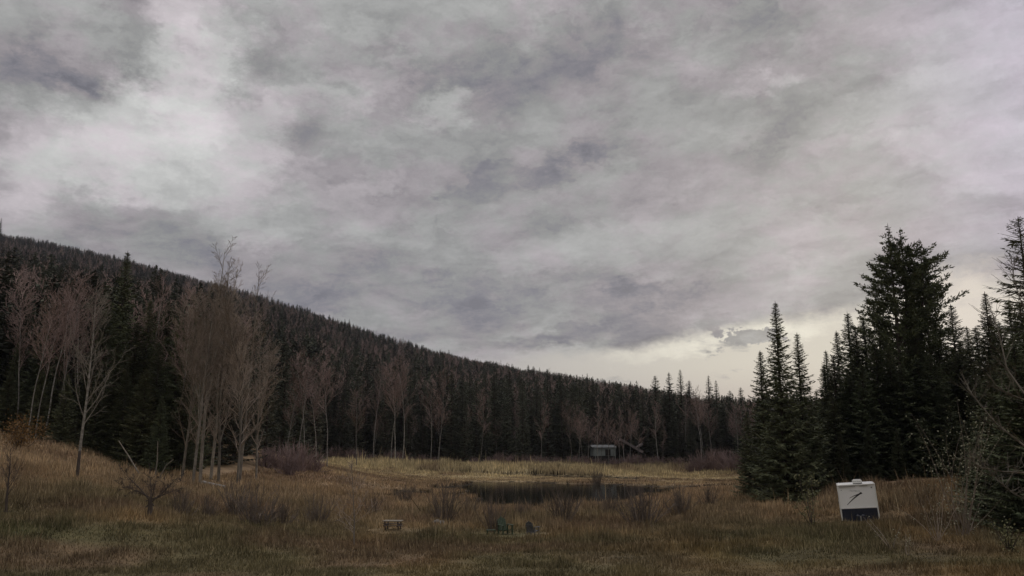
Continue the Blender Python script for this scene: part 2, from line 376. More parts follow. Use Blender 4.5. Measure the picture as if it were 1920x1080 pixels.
# ------------------------------------------------------------------ grass
def blades(name, label, N, amin, amax, rmin, rmax, hfn, power=1.0, wk=.00062, lean=.35, seed=1):
    g = np.random.default_rng(seed)
    az = g.uniform(amin, amax, N); u = g.uniform(0, 1, N)
    # radius: area density falls with distance
    p = 2-power; r = (rmin**p+u*(rmax**p-rmin**p))**(1/p)
    x = r*np.sin(az); y = r*np.cos(az)
    x += g.normal(0, .12, N); y += g.normal(0, .12, N)
    h = hfn(x, y, r, g)
    d = np.full(N, 50.0); nr = (y > 60) & (y < 186) & (np.abs(x) < 60); d[nr] = water_sd(x[nr], y[nr])
    tall = g.uniform(0, 1, N) < .012; h = np.where(tall, h*g.uniform(1.5, 2.6, N), h)
    keep = (h > .02) & (d > .25+g.uniform(0, .5, N)*(h < .3)); x, y, h, r, az = x[keep], y[keep], h[keep], r[keep], az[keep]; n = len(x)
    z = ground(x, y)-.02
    w = np.maximum(.007, r*wk)*g.uniform(.6, 1.4, n); th = g.uniform(0, math.tau, n)
    # face roughly sideways so blades read, still random
    dx = np.cos(th)*w; dy = np.sin(th)*w*.6
    la = g.uniform(0, math.tau, n); ll = np.abs(g.normal(0, lean, n))*h
    v = np.empty((n, 3, 3)); v[:, 0] = np.c_[x-dx, y-dy, z]; v[:, 1] = np.c_[x+dx, y+dy, z]; v[:, 2] = np.c_[x+np.cos(la)*ll, y+np.sin(la)*ll, z+h]
    me = mesh_np(name, v.reshape(-1, 3), np.arange(3*n).reshape(-1, 3), 3, M_grass)
    c = tone(x, y)*g.uniform(.55, 1.5, n)[:, None]
    pale = g.uniform(0, 1, n) < .10; c[pale] = c[pale]*.4+np.array([.40, .33, .20])*.6
    setcol(me, np.repeat(c, 3, 0))
    lone(name, me, label, None, kind='stuff')
def forest_edge(az): return np.interp(az, [-.62, -.56, -.50, -.42, -.35, -.32, -.24, -.215, .27, .30, .37, .45, .52, .60], [97, 96, 92, 90, 84, 100, 132, 186, 180, 72, 74, 74, 74, 60])
CLEAR = [(WX(948,52), 51.4, 2.6), (WX(740,53), 52.4, 2.2), (WX(999,51), 50.8, 2.0), (WX(1608,53), 53.2, 3.4), (WX(1608,51), 50.8, 2.8), (WX(1608,56), 56, 3.6)]
def h_near(x, y, r, g):
    n = vnoise(x, y, 1.6, 31); n2 = vnoise(x, y, 6, 32)
    n3 = np.clip(vnoise(x, y, 1.1, 35)*2-.9, 0, 1); h = .05+.16*n*n+.16*n3+np.clip((r-36)/26, 0, 1)*(.10+.62*n*n2*1.6+.25*n3)
    h *= g.uniform(.5, 1.3, len(x))
    for cx, cy, cr in CLEAR: h = np.where(np.hypot(x-cx, y-cy) < cr*(.75+.5*n), h*.18, h)
    return h*(r < forest_edge(np.arctan2(x, y)))
def h_marsh(x, y, r, g):
    n = vnoise(x, y, 2.5, 33); n2 = vnoise(x, y, 9, 34)
    h = np.interp(y, [58, 70, 78, 84, 100, 128, 140, 160, 166, 172, 215], [.22, .45, .55, .5, .5, .34, .24, .22, .8, 1.15, 1.1])
    h = h*(.35+.8*n*n+.55*n2)*g.uniform(.6, 1.25, len(x))
    return h*(r < forest_edge(np.arctan2(x, y))+6)
blades('meadow_grass', 'short brown and olive autumn grass of the near meadow', 330000, -.64, .64, 26, 78, h_near, 1.0, seed=1)
blades('marsh_grass', 'tall straw coloured sedge and reeds round the pond', 330000, -.64, .42, 58, 200, h_marsh, 1.15, wk=.00058, lean=.22, seed=2)

# ------------------------------------------------------------------ tree shapes
class MB:
    def __init__(s): s.v = []; s.f = []
    def tube(s, pts, rad, n=4, cap=False):
        base = len(s.v); prev = None
        for i, p in enumerate(pts):
            d = (pts[min(i+1, len(pts)-1)]-pts[max(i-1, 0)])
            if d.length < 1e-6: d = Vector((0, 0, 1))
            d.normalize(); a = d.cross(Vector((.31, .95, .05))); 
            if a.length < .1: a = d.cross(Vector((1, 0, 0)))
            a.normalize(); b = d.cross(a)
            for k in range(n):
                t = math.tau*k/n; s.v.append(tuple(p+(a*math.cos(t)+b*math.sin(t))*rad[i]))
        for i in range(len(pts)-1):
            for k in range(n):
                q = base+i*n; s.f.append((q+k, q+(k+1) % n, q+n+(k+1) % n, q+n+k))
        if cap: s.f.append(tuple(base+(len(pts)-1)*n+k for k in range(n)))
    def kite(s, p, d, w, side):
        q = p+d*.45; b = len(s.v)
        s.v += [tuple(p), tuple(q+side*w), tuple(p+d), tuple(q-side*w)]; s.f.append((b, b+1, b+2, b+3))
    def box(s, c, e, rot=None):
        b = len(s.v)
        for dx in (-1, 1):
            for dy in (-1, 1):
                for dz in (-1, 1):
                    p = Vector((dx*e[0]/2, dy*e[1]/2, dz*e[2]/2))
                    if rot: p = rot @ p
                    s.v.append(tuple(p+Vector(c)))
        s.f += [tuple(b+i for i in q) for q in ((0,1,3,2),(4,6,7,5),(0,4,5,1),(2,3,7,6),(0,2,6,4),(1,5,7,3))]
    def mesh(s, name, *mats, smooth=False): return mesh_from(name, s.v, s.f, mats, smooth)

def conifer(seed, H, R, dens=1.0, spray=1.0, kw=.055, power=.85, low=.03, droop=.35, irregular=.25, leaders=((0,0,1.0),), clump=False, bare_top=0.0, m=None, gapz=None, prof=None):
    g = random.Random(seed); cr = MB(); tr = MB()
    tr.tube([Vector((0,0,-.4)), Vector((0,0,H*.15)), Vector((g.uniform(-.1,.1), g.uniform(-.1,.1), H*.55)), Vector((0,0,H*.995))],
            [H*.0135, H*.011, H*.007, .015], 7)
    for lx, ly, lf in leaders:
        Hl = H*lf; sub = (lx, ly) != (0, 0)
        z0 = H*.55 if sub else H*low
        if sub:
            tr.tube([Vector((0,0,H*.50)), Vector((lx*.7, ly*.7, H*.60)), Vector((lx, ly, H*.72)), Vector((lx, ly, Hl))], [H*.006, H*.0055, H*.004, .015], 5)
        z = z0; k = 0
        while z < Hl*.985:
            f = (Hl-z)/(Hl-z0*(1 if not sub else .9))
            step = (.30+.14*f)*H/20/dens*(.40+.60*min(1, f*3.5))
            base = (R*(f**power) if not sub else R*.42*(f**.8))+.05
            if prof: base = float(np.interp(f, prof[0], prof[1]))*R*(1 if not sub else .72)+.05
            nb = 5 if f > .15 else 4
            for i in range(nb):
                phi = k*2.4+i*math.tau/nb+g.uniform(-.4, .4)
                L_ = base*g.uniform(1-irregular*1.2, 1+irregular*.6)
                if g.random() < irregular*.25: L_ *= 1.15
                if clump and g.random() < .30: L_ *= .5
                if gapz and any(a < z/H < b and abs(((phi-c+math.pi) % math.tau)-math.pi) < .9 for a, b, c in gapz): L_ *= .45
                z1 = z+g.uniform(-.5, .5)*step
                hd = Vector((math.cos(phi), math.sin(phi), 0)); sd_ = Vector((-math.sin(phi), math.cos(phi), 0))
                a0 = (.55-1.15*min(1, f*1.6)*droop*2) + g.uniform(-.12, .12); b0 = (.28*f+.06) + g.uniform(-.05, .1)
                if clump: a0 = g.uniform(-.05, .25); b0 = g.uniform(.1, .45)
                o = Vector((lx if sub else 0, ly if sub else 0, z1))
                def P(t): return o+hd*(L_*t)+Vector((0, 0, L_*(a0*t+(b0-.25*a0)*t*t)))
                kl = kw*min(1, .30+L_*.55); ns = max(2, int(L_/(.55 if dens < .6 else .35)))
                if dens > .5: tr.tube([P(0), P(.5), P(.93)], [.018+.009*L_, .012+.004*L_, .006], 3)
                st = .16/spray; t = .08 if not clump else .18
                dead = bare_top and z/H > 1-bare_top and g.random() < .65
                while t < 1.0:
                    p = P(t); fw = (P(min(1, t+.05))-p).normalized() if t < .95 else (P(1)-P(.9)).normalized()
                    tl = (.28+.62*math.sin(math.pi*min(1, .18+t*.75)))*min(1.0, .25+L_*.30)*g.uniform(.6, 1.25)
                    if dead:
                        if g.random() < .35:
                            dd = (fw*g.uniform(.2,.9)+sd_*g.choice((-1,1))*.8+Vector((0,0,g.uniform(-.4,.5))))*tl*.5
                            cr.kite(p, dd, .018, fw.cross(dd).normalized())
                    elif clump:
                        if t > .3 or g.random() < .35:
                            for q in range(max(2, int(6*spray*min(1, .35+L_*.5)))):
                                dd = Vector((g.gauss(0, 1), g.gauss(0, 1), g.gauss(.25, .8))); dd.normalize()
                                pp = p+Vector((g.gauss(0,1), g.gauss(0,1), g.gauss(0,.5)))*(.16*(1.2-t*.5)*min(1, .25+L_*.6)); dd = (dd+fw*.7)*.26*min(1, .45+L_*.4)*g.uniform(.6, 1.3)
                                cr.kite(pp, dd, kw*.9, dd.cross(Vector((g.gauss(0,1), g.gauss(0,1), g.gauss(0,1)))).normalized())
                    else:
                        for sgn in (-1, 1):
                            dd = (fw*g.uniform(.5, 1.0)+sd_*sgn*g.uniform(.5, 1.0)+Vector((0,0,g.uniform(-.65, .05))))*tl*.8
                            cr.kite(p, dd, kl*g.uniform(.8, 1.6)*(1 if dens > .6 else 1.3), (Vector((0,0,1)).cross(dd)+Vector((g.uniform(-.6,.6),)*3)*dd.length).normalized())
                        dd = (fw*.5+sd_*g.uniform(-.4,.4)+Vector((0,0,-g.uniform(.3, .9))))*tl*.55
                        cr.kite(p, dd, kl*1.3, sd_ if g.random() < .5 else fw)
                    t += st/max(L_, .3)*g.uniform(.7, 1.3)
                if not dead: cr.kite(P(.86), (P(1)-P(.86))*2.2, kl*1.1, sd_)
            z += step; k += 1
        if not bare_top:
            top = Vector((lx, ly, Hl)) if sub else Vector((0, 0, H))
            for q in range(5): cr.kite(top-Vector((0,0,.7)), Vector((g.uniform(-.03,.03), g.uniform(-.03,.03), .7)), kw*.45, Vector((math.cos(q), math.sin(q), 0)))
    return (tr.mesh('conifer_trunk', M_bark, smooth=True), cr.mesh('conifer_crown', m or M_spruce_near), H)

def bare(seed, H, r0, first=.35, n1=26, ang=.75, ln=.34, levels=3, n2=7, n3=4, tw=.012, wob=.03, twm=None, trm=None, lean=0.0, forks=0, spread=1.0, sides=3, up=.25, dark_base=False):
    g = random.Random(seed); tr = MB(); cr = MB()
    def path(p, d, L_, n, w, up):
        pts = [p.copy()]; d = d.normalized()
        for i in range(n):
            d = (d+Vector((g.gauss(0, w), g.gauss(0, w), g.gauss(0, w)))+Vector((0, 0, up/n))).normalized()
            p = p+d*(L_/n); pts.append(p.copy())
        return pts
    def at(pts, t):
        u = t*(len(pts)-1); i = min(int(u), len(pts)-2); return pts[i].lerp(pts[i+1], u-i), (pts[i+1]-pts[i]).normalized()
    def limb(pts, L_, r, lvl):
        cnt = (n1, n2, n3, 3)[lvl] if lvl < 4 else 0
        if lvl >= levels: return
        for i in range(cnt):
            if lvl == 0: t = first+(1-first)*((i+g.random())/cnt)**.9
            else: t = .18+.80*(i+g.random())/cnt
            if t > .99: continue
            p, d = at(pts, t)
            ax = Vector((g.gauss(0, 1), g.gauss(0, 1), g.gauss(0, .4))); ax = ax-d*ax.dot(d)
            if ax.length < .1: continue
            ax.normalize(); an = ang*g.uniform(.7, 1.3)
            dd = d*math.cos(an)+ax*math.sin(an)
            if lvl == 0: l = H*ln*(1.08-((t-first)/(1-first))*.62)*g.uniform(.5, 1.2)*spread
            else: l = L_*g.uniform(.28, .55)*(1.1-t*.6)
            rr = max(tw, r*(1-t*.75)*.48)
            q = path(p, dd, l, 5 if lvl == 0 else (3 if lvl == 1 else 2), .10 if lvl else .08, up if lvl == 0 else .12)
            cr.tube(q, [max(tw*.6, rr*(1-j/(len(q)-1)*.85)) for j in range(len(q))], sides)
            limb(q, l, rr, lvl+1)
    base = Vector((0, 0, -.3)); d0 = Vector((lean, g.uniform(-.03,.03), 1)).normalized()
    pts = path(base, d0, H+.3, 11, wob, .05)
    dz = H/max(.1, pts[-1].z); pts = [Vector((p.x, p.y, p.z*dz)) for p in pts]
    tr.tube(pts, [max(.012, r0*(1-.93*i/11)**.85) for i in range(12)], 7)
    limb(pts, H, r0, 0)
    for k in range(forks):
        p, d = at(pts, g.uniform(.18, .45)); an = g.uniform(.22, .42); ph = g.uniform(0, math.tau)
        q = path(p, Vector((math.cos(ph)*math.sin(an), math.sin(ph)*math.sin(an), math.cos(an))), H*g.uniform(.4, .55), 8, .05, .1)
        tr.tube(q, [r0*.5*(1-.9*i/8) for i in range(9)], 5); limb(q, H*.6, r0*.5, 0)
    return (tr.mesh('bare_trunk', trm or M_pale, smooth=True), cr.mesh('bare_branches', twm or M_twig_red), H)

def bush(seed, H, Rr, n=60, m=None, tw=.012, sub=4, name='bush'):
    g = random.Random(seed); b = MB()
    for i in range(n):
        ph = g.uniform(0, math.tau); a = abs(g.gauss(0, .5)); rr = g.uniform(0, .28)*Rr
        p = Vector((math.cos(ph)*rr, math.sin(ph)*rr, -.08)); d = Vector((math.cos(ph)*math.sin(a), math.sin(ph)*math.sin(a), math.cos(a)))
        L_ = H*g.uniform(.45, 1.12)*(1-a*.22); pts = [p.copy()]
        for k in range(4):
            d = (d+Vector((g.gauss(0,.11), g.gauss(0,.11), .02))).normalized(); p = p+d*L_/4; pts.append(p.copy())
        b.tube(pts, [tw*1.7, tw*1.5, tw*1.2, tw, tw*.5], 3)
        for k in range(sub):
            t = g.uniform(.2, .95)*4; i0 = min(3, int(t)); q = pts[i0].lerp(pts[i0+1], t-i0)
            dd = ((pts[i0+1]-pts[i0]).normalized()+Vector((g.gauss(0,.5), g.gauss(0,.5), g.gauss(.1,.35)))).normalized()*L_*g.uniform(.12, .32)
            b.tube([q, q+dd*.5, q+dd+Vector((0,0,L_*.03))], [tw*.8, tw*.6, tw*.3], 3)
    return b.mesh(name, m or M_willow)

def put(kind, meshes, px, Y, top=None, label='', cat='tree', group=None, rz=None, sx=1.0, H=None, names=('trunk','crown'), x=None):
    X = WX(px, Y) if x is None else x; z = gz(X, Y)
    if H is None:
        t = W(px, top, Y); X = t[0] if kind in ('spruce_tree', 'fir_tree') else X; H = t[2]-z
    s = H/meshes[2]
    t = thing(kind, label, cat, (X, Y, z-.03), rnd.uniform(0, 6.28) if rz is None else rz, group, (s*sx, s*sx, s))
    part(names[0], meshes[0], t); part(names[1], meshes[1], t); return t

# ------------------------------------------------------------------ hill forest: a far wood that reads as one mass
def proto_collection():
    c = bpy.data.collections.new('far_forest_kinds'); out = []
    for i, (H, R, pw) in enumerate([(15, 3.1, .62), (16, 2.8, .7), (13, 3.3, .5), (16.5, 2.5, .68)]):
        a, b, _ = conifer(100+i, H, R, dens=.42, spray=.34, kw=.34, power=pw, low=.05, irregular=.45, m=M_spruce)
        o = bpy.data.objects.new('far_conifer', b); c.objects.link(o)
    for i in range(2):
        a, b, _ = bare(120+i, 14, .16, .3, 16, .6, .3, 2, 7, 0, tw=.05, sides=3)
        o = bpy.data.objects.new('far_bare_tree', b); c.objects.link(o)
    return c
def hill_forest():
    col = proto_collection(); g = np.random.default_rng(5)
    N = 76000; az = g.uniform(-.80, .70, N); u = g.uniform(0, 1, N); p = 2-.75; r = (100**p+u*(1330**p-100**p))**(1/p)
    R = np.interp(az, R_az, R_d); rmin = np.interp(az, [-.75, -.42, -.34, -.26, -.2, .26, .30, .5, .7], [112, 122, 135, 215, 222, 226, 130, 116, 100])
    k = (r > rmin) & (r < R*1.06); az, r = az[k], r[k]; R = R[k]; n = len(r)
    x = r*np.sin(az); y = r*np.cos(az); z = ground(x, y)-.3
    sc_ = g.uniform(.50, 1.12, n)*np.interp(r, [100, 260, 600, 1100], [1.25, 1.15, .80, .52])
    sc_ *= np.where(g.uniform(0, 1, n) < .04, 1.3, 1)
    el = np.interp(az, S_az, S_el)+g.exponential(.0017, n)*(g.uniform(0, 1, n) < .35)-.0010+(vnoise(az*400, az*0, 5, 77)-.5)*.003
    sc_ = np.minimum(sc_, np.maximum((CAMZ+np.tan(el)*r-z)/16.0, .12)*g.uniform(.93, 1, n))
    pn = vnoise(x, y, 45, 51)*.6+vnoise(x, y, 14, 52)*.4
    bare_p = np.clip((pn-.46)*2.4, .02, .8)*np.interp(r, [200, 420, 800, 1100], [1, .8, .2, .03])
    idx = np.where(g.uniform(0, 1, n) < bare_p, g.integers(4, 6, n), g.integers(0, 4, n))
    me = bpy.data.meshes.new('hill_forest'); me.vertices.add(n); me.vertices.foreach_set('co', np.c_[x, y, z].astype(np.float32).ravel())
    a = me.attributes.new('size', 'FLOAT', 'POINT'); a.data.foreach_set('value', sc_.astype(np.float32))
    a = me.attributes.new('pick', 'INT', 'POINT'); a.data.foreach_set('value', idx.astype(np.int32))
    a = me.attributes.new('turn', 'FLOAT', 'POINT'); a.data.foreach_set('value', g.uniform(0, 6.28, n).astype(np.float32))
    me.update()
    o = lone('hill_forest', me, 'dark conifer forest covering the long sloping hill', None, kind='stuff')
    ng = bpy.data.node_groups.new('plant_forest', 'GeometryNodeTree')
    ng.interface.new_socket('Geometry', in_out='INPUT', socket_type='NodeSocketGeometry'); ng.interface.new_socket('Geometry', in_out='OUTPUT', socket_type='NodeSocketGeometry')
    Nn = ng.nodes.new; L = ng.links.new
    gi, go = Nn('NodeGroupInput'), Nn('NodeGroupOutput'); ci = Nn('GeometryNodeCollectionInfo')
    ci.inputs['Collection'].default_value = col; ci.inputs['Separate Children'].default_value = True; ci.inputs['Reset Children'].default_value = True
    ip = Nn('GeometryNodeInstanceOnPoints'); ip.inputs['Pick Instance'].default_value = True
    def attr(nm, t):
        q = Nn('GeometryNodeInputNamedAttribute'); q.data_type = t; q.inputs['Name'].default_value = nm; return [s for s in q.outputs if s.enabled][0]
    L(gi.outputs[0], ip.inputs['Points']); L(ci.outputs[0], ip.inputs['Instance']); L(attr('pick', 'INT'), ip.inputs['Instance Index'])
    cx = Nn('ShaderNodeCombineXYZ'); L(attr('turn', 'FLOAT'), cx.inputs[2]); L(cx.outputs[0], ip.inputs['Rotation']); L(attr('size', 'FLOAT'), ip.inputs['Scale'])
    L(ip.outputs[0], go.inputs[0])
    md = o.modifiers.new('forest', 'NODES'); md.node_group = ng
hill_forest()

# ------------------------------------------------------------------ prototypes
C_mid = [conifer(200+i, 22, R, dens=.85, spray=.75, kw=.12, power=pw, low=.04, irregular=.35, m=M_spruce) for i, (R, pw) in enumerate([(2.9,.75),(2.5,.75),(3.2,.68),(2.2,.75),(2.7,.62)])]
C_near = [conifer(300+i, 17, R, dens=1.3, spray=1.3, kw=.062, power=pw, low=.0, irregular=ir) for i, (R, pw, ir) in enumerate([(2.9,.88,.28),(2.7,.80,.35),(3.3,.75,.4),(3.0,.78,.45)])]
B_birch = [bare(400+i, 18, .10, .30+.07*i, 26, .55, .22, 3, 7, 3, tw=.022, wob=.03, twm=M_twig_red, trm=M_far_pale, spread=1+.15*i) for i in range(4)]
B_near = [bare(420+i, 14, .13, .32, 26, .75, .30, 3, 8, 4, tw=.011, wob=.035, twm=M_twig_grey, trm=M_pale) for i in range(3)]
B_cotton = [bare(440+i, 21, .155, .16, 30, .60, .19, 3, 7, 5, tw=.0115, wob=.034, twm=M_twig_tan, trm=M_cbark, forks=2, up=.22) for i in range(4)]

# ------------------------------------------------------------------ spruce wall beyond the pond
G1 = 'spruces standing in the dense wall beyond the pond'
L1 = 'dark green spruce standing in the dense forest wall beyond the pond'
ntree = 0
for row, (Y0, dx) in enumerate([(194, 27), (203, 23), (214, 24), (226, 26)]):
    px = 470+row*9
    while px < 1420:
        if not (row == 0 and (1040 < px < 1215 or rnd.random() < .3)):
            Y = Y0+rnd.uniform(-4, 4)
            sky_y = float(np.interp(px, [q[0] for q in SKYL], [q[1] for q in SKYL]))
            top = max(rnd.uniform(690, 760)-row*9, sky_y+rnd.uniform(2, 34))
            put('spruce_tree', C_mid[rnd.randrange(5)], px, Y, top=top, label=L1, group=G1, sx=rnd.uniform(.9, 1.25)); ntree += 1
        px += dx*rnd.uniform(.7, 1.3)
# the ones whose tips stand clear of the skyline
for px, top, lab in [(1228,703,'short pointed spruce first to rise above the right end of the ridge'),
                     (1254,697,'slim spruce with a bare tip left of the twin tall ones on the skyline'),
                     (1275,692,'tallest slim spruce on the skyline right of the ridge end'),
                     (1292,712,'low spruce tip between the two skyline tree groups'),
                     (1328,703,'broad pointed spruce tip midway along the low skyline'),
                     (1342,712,'narrow spruce leaning on the right of the broad skyline spruce'),
                     (1368,731,'small spruce tip in the low part of the skyline'),
                     (1388,725,'small spruce tip just left of the big near spruce')]:
    put('spruce_tree', C_mid[rnd.randrange(5)], px, 212+rnd.uniform(-3, 10), top=top, label=lab, group='spruces breaking the low skyline', sx=rnd.uniform(1.25, 1.5))

put('spruce_tree', C_mid[0], 3, 1090, top=408, label='single tall spruce standing above the ridge at the left edge', sx=.8)
# ------------------------------------------------------------------ wood on the left slope
put('spruce_tree', C_near[0], 240, 100, top=468, label='tallest dark spruce in the left wood, its tip above the ridge', group='spruces in the left wood', sx=.95)
for px, Y, top in [(-20,98,560),(15,104,590),(35,93,640),(62,108,560),(85,96,610),(118,95,640),(150,104,570),(175,90,650),(205,94,560),(222,88,640),
                   (258,88,600),(283,90,560),(300,84,640),(318,96,570),(340,90,600),(188,84,690),(128,86,700),(80,86,690),(20,88,700),(240,84,680),(275,82,690),
                   (365,96,590),(400,100,600),(430,104,610),(455,110,600),(480,118,640),(510,126,620),(540,132,640),(565,140,660),(600,150,660),(495,140,610),(350,86,700),(305,80,740)]:
    put('spruce_tree', (C_near if Y < 100 else C_mid)[rnd.randrange(4)], px, Y, top=top, label='dark spruce in the shaded wood on the left slope behind the bare trees', group='spruces in the left wood', sx=rnd.uniform(1.0, 1.35))
# ------------------------------------------------------------------ right-hand conifers
FP = ([0,.04,.10,.17,.26,.45,1.0], [.02,.08,.19,.46,.86,1.0,1.25])
fir = conifer(501, 24, 3.4, dens=.9, spray=1.25, kw=.062, low=.04, irregular=.42, clump=True, leaders=((0,0,.995),(1.3,.3,.985),(2.75,-.2,.935)), m=M_fir, prof=FP)
put('fir_tree', fir, 1664, 78, top=417, label='tallest fir with several ragged tops and upturned boughs, behind the trailer', rz=0.0, sx=.98)
fir2 = conifer(502, 20, 3.6, dens=.95, spray=1.1, kw=.060, power=.6, low=.04, irregular=.5, clump=True, m=M_fir)
for px, Y, top, me, lab, s in [
    (1728,80,492,fir2,'ragged fir leaning on the right side of the tallest fir',.9),
    (1640,84,520,fir2,'open fir on the left side of the tallest fir',.8),
    (1453,66,562,C_near[0],'tall narrow spruce with a fine spire at the left end of the right wood',1.0),
    (1494,69,622,C_near[1],'shorter spruce just right of the narrow spire spruce',1.05),
    (1425,72,655,C_near[3],'low spruce pressed against the left flank of the spire spruce',1.0),
    (1588,84,583,C_near[1],'pointed spruce left of the tallest fir',1.15),
    (1568,90,618,C_near[3],'thin spruce half hidden left of the pointed spruce',.9),
    (1548,82,655,C_near[1],'small slim spruce at the gap right of the spire spruce',1.0),
    (1782,86,568,C_near[3],'thin topped spruce in the gap right of the tallest fir',1.1),
    (1812,92,610,C_near[1],'low spruce between the two gap spruces',1.1),
    (1846,72,545,C_near[0],'pointed spruce left of the sparse right edge spruce',1.1),
    (1872,66,600,C_near[2],'bushy spruce behind the bare branches near the right edge',1.0)]:
    put('spruce_tree' if me is not fir2 else 'fir_tree', me, px, Y, top=top, label=lab, group='conifers of the right wood', sx=s)
G3 = 'young spruces filling the right wood'
for px, Y, top in [(1400,76,770),(1470,70,760),(1520,72,740),(1535,76,790),(1560,74,740),(1590,76,700),(1615,74,680),(1640,75,640),(1665,75,650),(1690,74,680),
                   (1715,76,620),(1742,73,660),(1765,75,690),(1795,76,660),(1825,70,680),(1575,72,810),(1625,72,790),(1680,71,800),(1730,70,780),(1780,68,760),(1810,60,790),
                   (1545,80,680),(1562,78,665),(1603,80,610),(1618,82,590),(1700,80,560),(1718,84,600),(1757,80,625),(1772,82,640),(1800,84,650),(1828,80,610),(1855,74,590),(1890,70,560),
                   (1845,58,720),(1500,68,830),(1450,68,800),(1910,60,560),(1935,55,500),(1600,96,640),(1660,98,600),(1700,100,560),(1750,96,600),(1800,100,640),(1530,96,730)]:
    put('spruce_tree', C_near[rnd.randrange(4)], px, Y, top=top, label='young dark spruce filling the shaded foot of the right wood', group=G3, sx=rnd.uniform(1.2, 1.6))
edge = conifer(503, 18, 3.4, dens=1.2, spray=1.3, kw=.045, power=.62, low=.0, irregular=.5, bare_top=.42, m=M_spruce_near)
put('spruce_tree', edge, 1908, 45, top=402, label='large spruce at the right edge with a sparse half dead top', rz=.6, sx=1.05)
for px, Y, top, lab in [(1862,44,690,'bushy dark spruce under the bare curved branches'),(1900,41,640,'dense dark spruce filling the right edge below the sparse one'),(1832,47,800,'low dark spruce at the left foot of the right edge trees')]:
    put('spruce_tree', C_near[2], px, Y, top=top, label=lab, sx=1.45)

# ------------------------------------------------------------------ bare trees
for px, Y, top, k, lab in [(376,75,474,0,'tallest bare cottonwood of the clump, its twigs above the ridge'),
                           (340,77,540,1,'bare cottonwood on the left side of the clump'),
                           (362,73,525,2,'pale leaning trunk in the middle of the bare cottonwood clump'),
                           (410,78,505,3,'bare cottonwood right of the tallest one in the clump'),
                           (448,76,520,1,'outer right bare cottonwood of the clump'),
                           (445,74,560,0,'slim bare cottonwood in front on the right of the clump'),
                           (480,82,600,2,'short outlying bare cottonwood at the far right of the clump'),
                           (395,80,500,2,'shorter bare cottonwood behind the middle of the clump')]:
    put('bare_tree', B_cotton[k], px, Y, top=top, label=lab, group='bare cottonwoods in the clump', names=('trunk','branches'), sx=1.0)
asp = bare(460, 13, .12, .30, 26, .62, .30, 3, 8, 4, tw=.013, wob=.02, twm=M_twig_grey, trm=M_pale, up=.3)
asp[0].materials.append(M_bark)
for p_ in asp[0].polygons: p_.material_index = 1 if p_.center.z < 1.9+.5*math.sin(p_.index) else 0
put('bare_tree', asp, 143, 60, top=560, label='lone bare aspen with a dark foot standing on the left slope', names=('trunk','branches'))
for px, Y, top, lab in [(42,84,580,'thin pale birch nearest the left edge'),(58,85,570,'thin pale birch second from the left edge'),(100,86,545,'straight pale birch left of the lone aspen'),
                        (112,90,560,'slender birch close behind the straight pale birch'),(158,92,545,'birch with a fan of twigs behind the lone aspen'),(76,92,540,'reddish bare birch between the two left birch pairs'),
                        (20,90,560,'reddish bare birch at the left edge of the photo'),(272,92,540,'single pale birch trunk against the dark left spruces'),(318,86,560,'twiggy birch left of the cottonwood clump'),
                        (133,96,560,'birch hidden among twigs behind the lone aspen')]:
    put('birch_tree', B_birch[rnd.randrange(4)], px, Y, top=top, label=lab, group='bare birches on the left slope', names=('trunk','branches'))
for px, Y, top, lab in [(536,122,735,'thin birch left of the birch group by the purple thicket'),(556,120,672,'pale birch rising from the purple thicket'),(570,124,680,'second pale birch rising behind the purple thicket'),
                        (592,128,735,'leaning birch right of the purple thicket'),(612,132,690,'outer leaning birch right of the purple thicket'),
                        (668,170,735,'forked grey bare tree on the far bank'),(733,184,688,'bright white birch trunk, left of three on the far bank'),(741,186,700,'middle one of three birch trunks on the far bank'),
                        (754,185,680,'right leaning one of three birch trunks on the far bank'),(820,186,700,'slanting pale birch midway along the far bank'),(806,188,730,'faint birch beside the slanting pale birch'),
                        (900,184,735,'single pale trunk with a wide twiggy head on the far bank'),(1072,188,760,'reddish birch at the left of the pale cabin'),(1092,186,770,'birch with two stems left of the pale cabin'),
                        (1122,189,762,'twiggy birch in front of the pale cabin'),(1142,187,765,'birch right behind the cabin corner'),(1163,188,770,'birch between the cabin and the sloping roof'),
                        (1182,192,775,'thin birch in front of the sloping roof'),(1318,184,742,'pale birch left of the purple far thicket'),(1338,186,758,'short leaning birch by the purple far thicket'),
                        (1385,180,765,'birch beside the big spruce at the right end of the far bank'),(1245,190,800,'low bare birch right of the sloping roof'),
                        (700,188,700,'faint bare birch left of the three white trunks')]:
    put('birch_tree', B_birch[rnd.randrange(4)], px, Y, top=top, label=lab, group='bare birches along the far bank', names=('trunk','branches'), sx=1.15)
for i in range(20):
    px = 500+i*46+rnd.uniform(-16, 16)
    if 1045 < px < 1215: continue
    put('birch_tree', B_birch[rnd.randrange(4)], px, rnd.uniform(191, 199), H=rnd.uniform(9, 16), label='faint bare tree growing among the front spruces of the forest wall', group='faint bare trees among the front spruces', names=('trunk','branches'), sx=1.1)
for px, h_ in [(1085,11),(1105,10),(1128,9),(1150,10),(1172,9),(1196,11)]:
    put('birch_tree', B_birch[rnd.randrange(4)], px, rnd.uniform(188, 192), H=h_, label='short reddish bare tree screening the pale cabin', group='short bare trees screening the cabin', names=('trunk','branches'), sx=1.5)
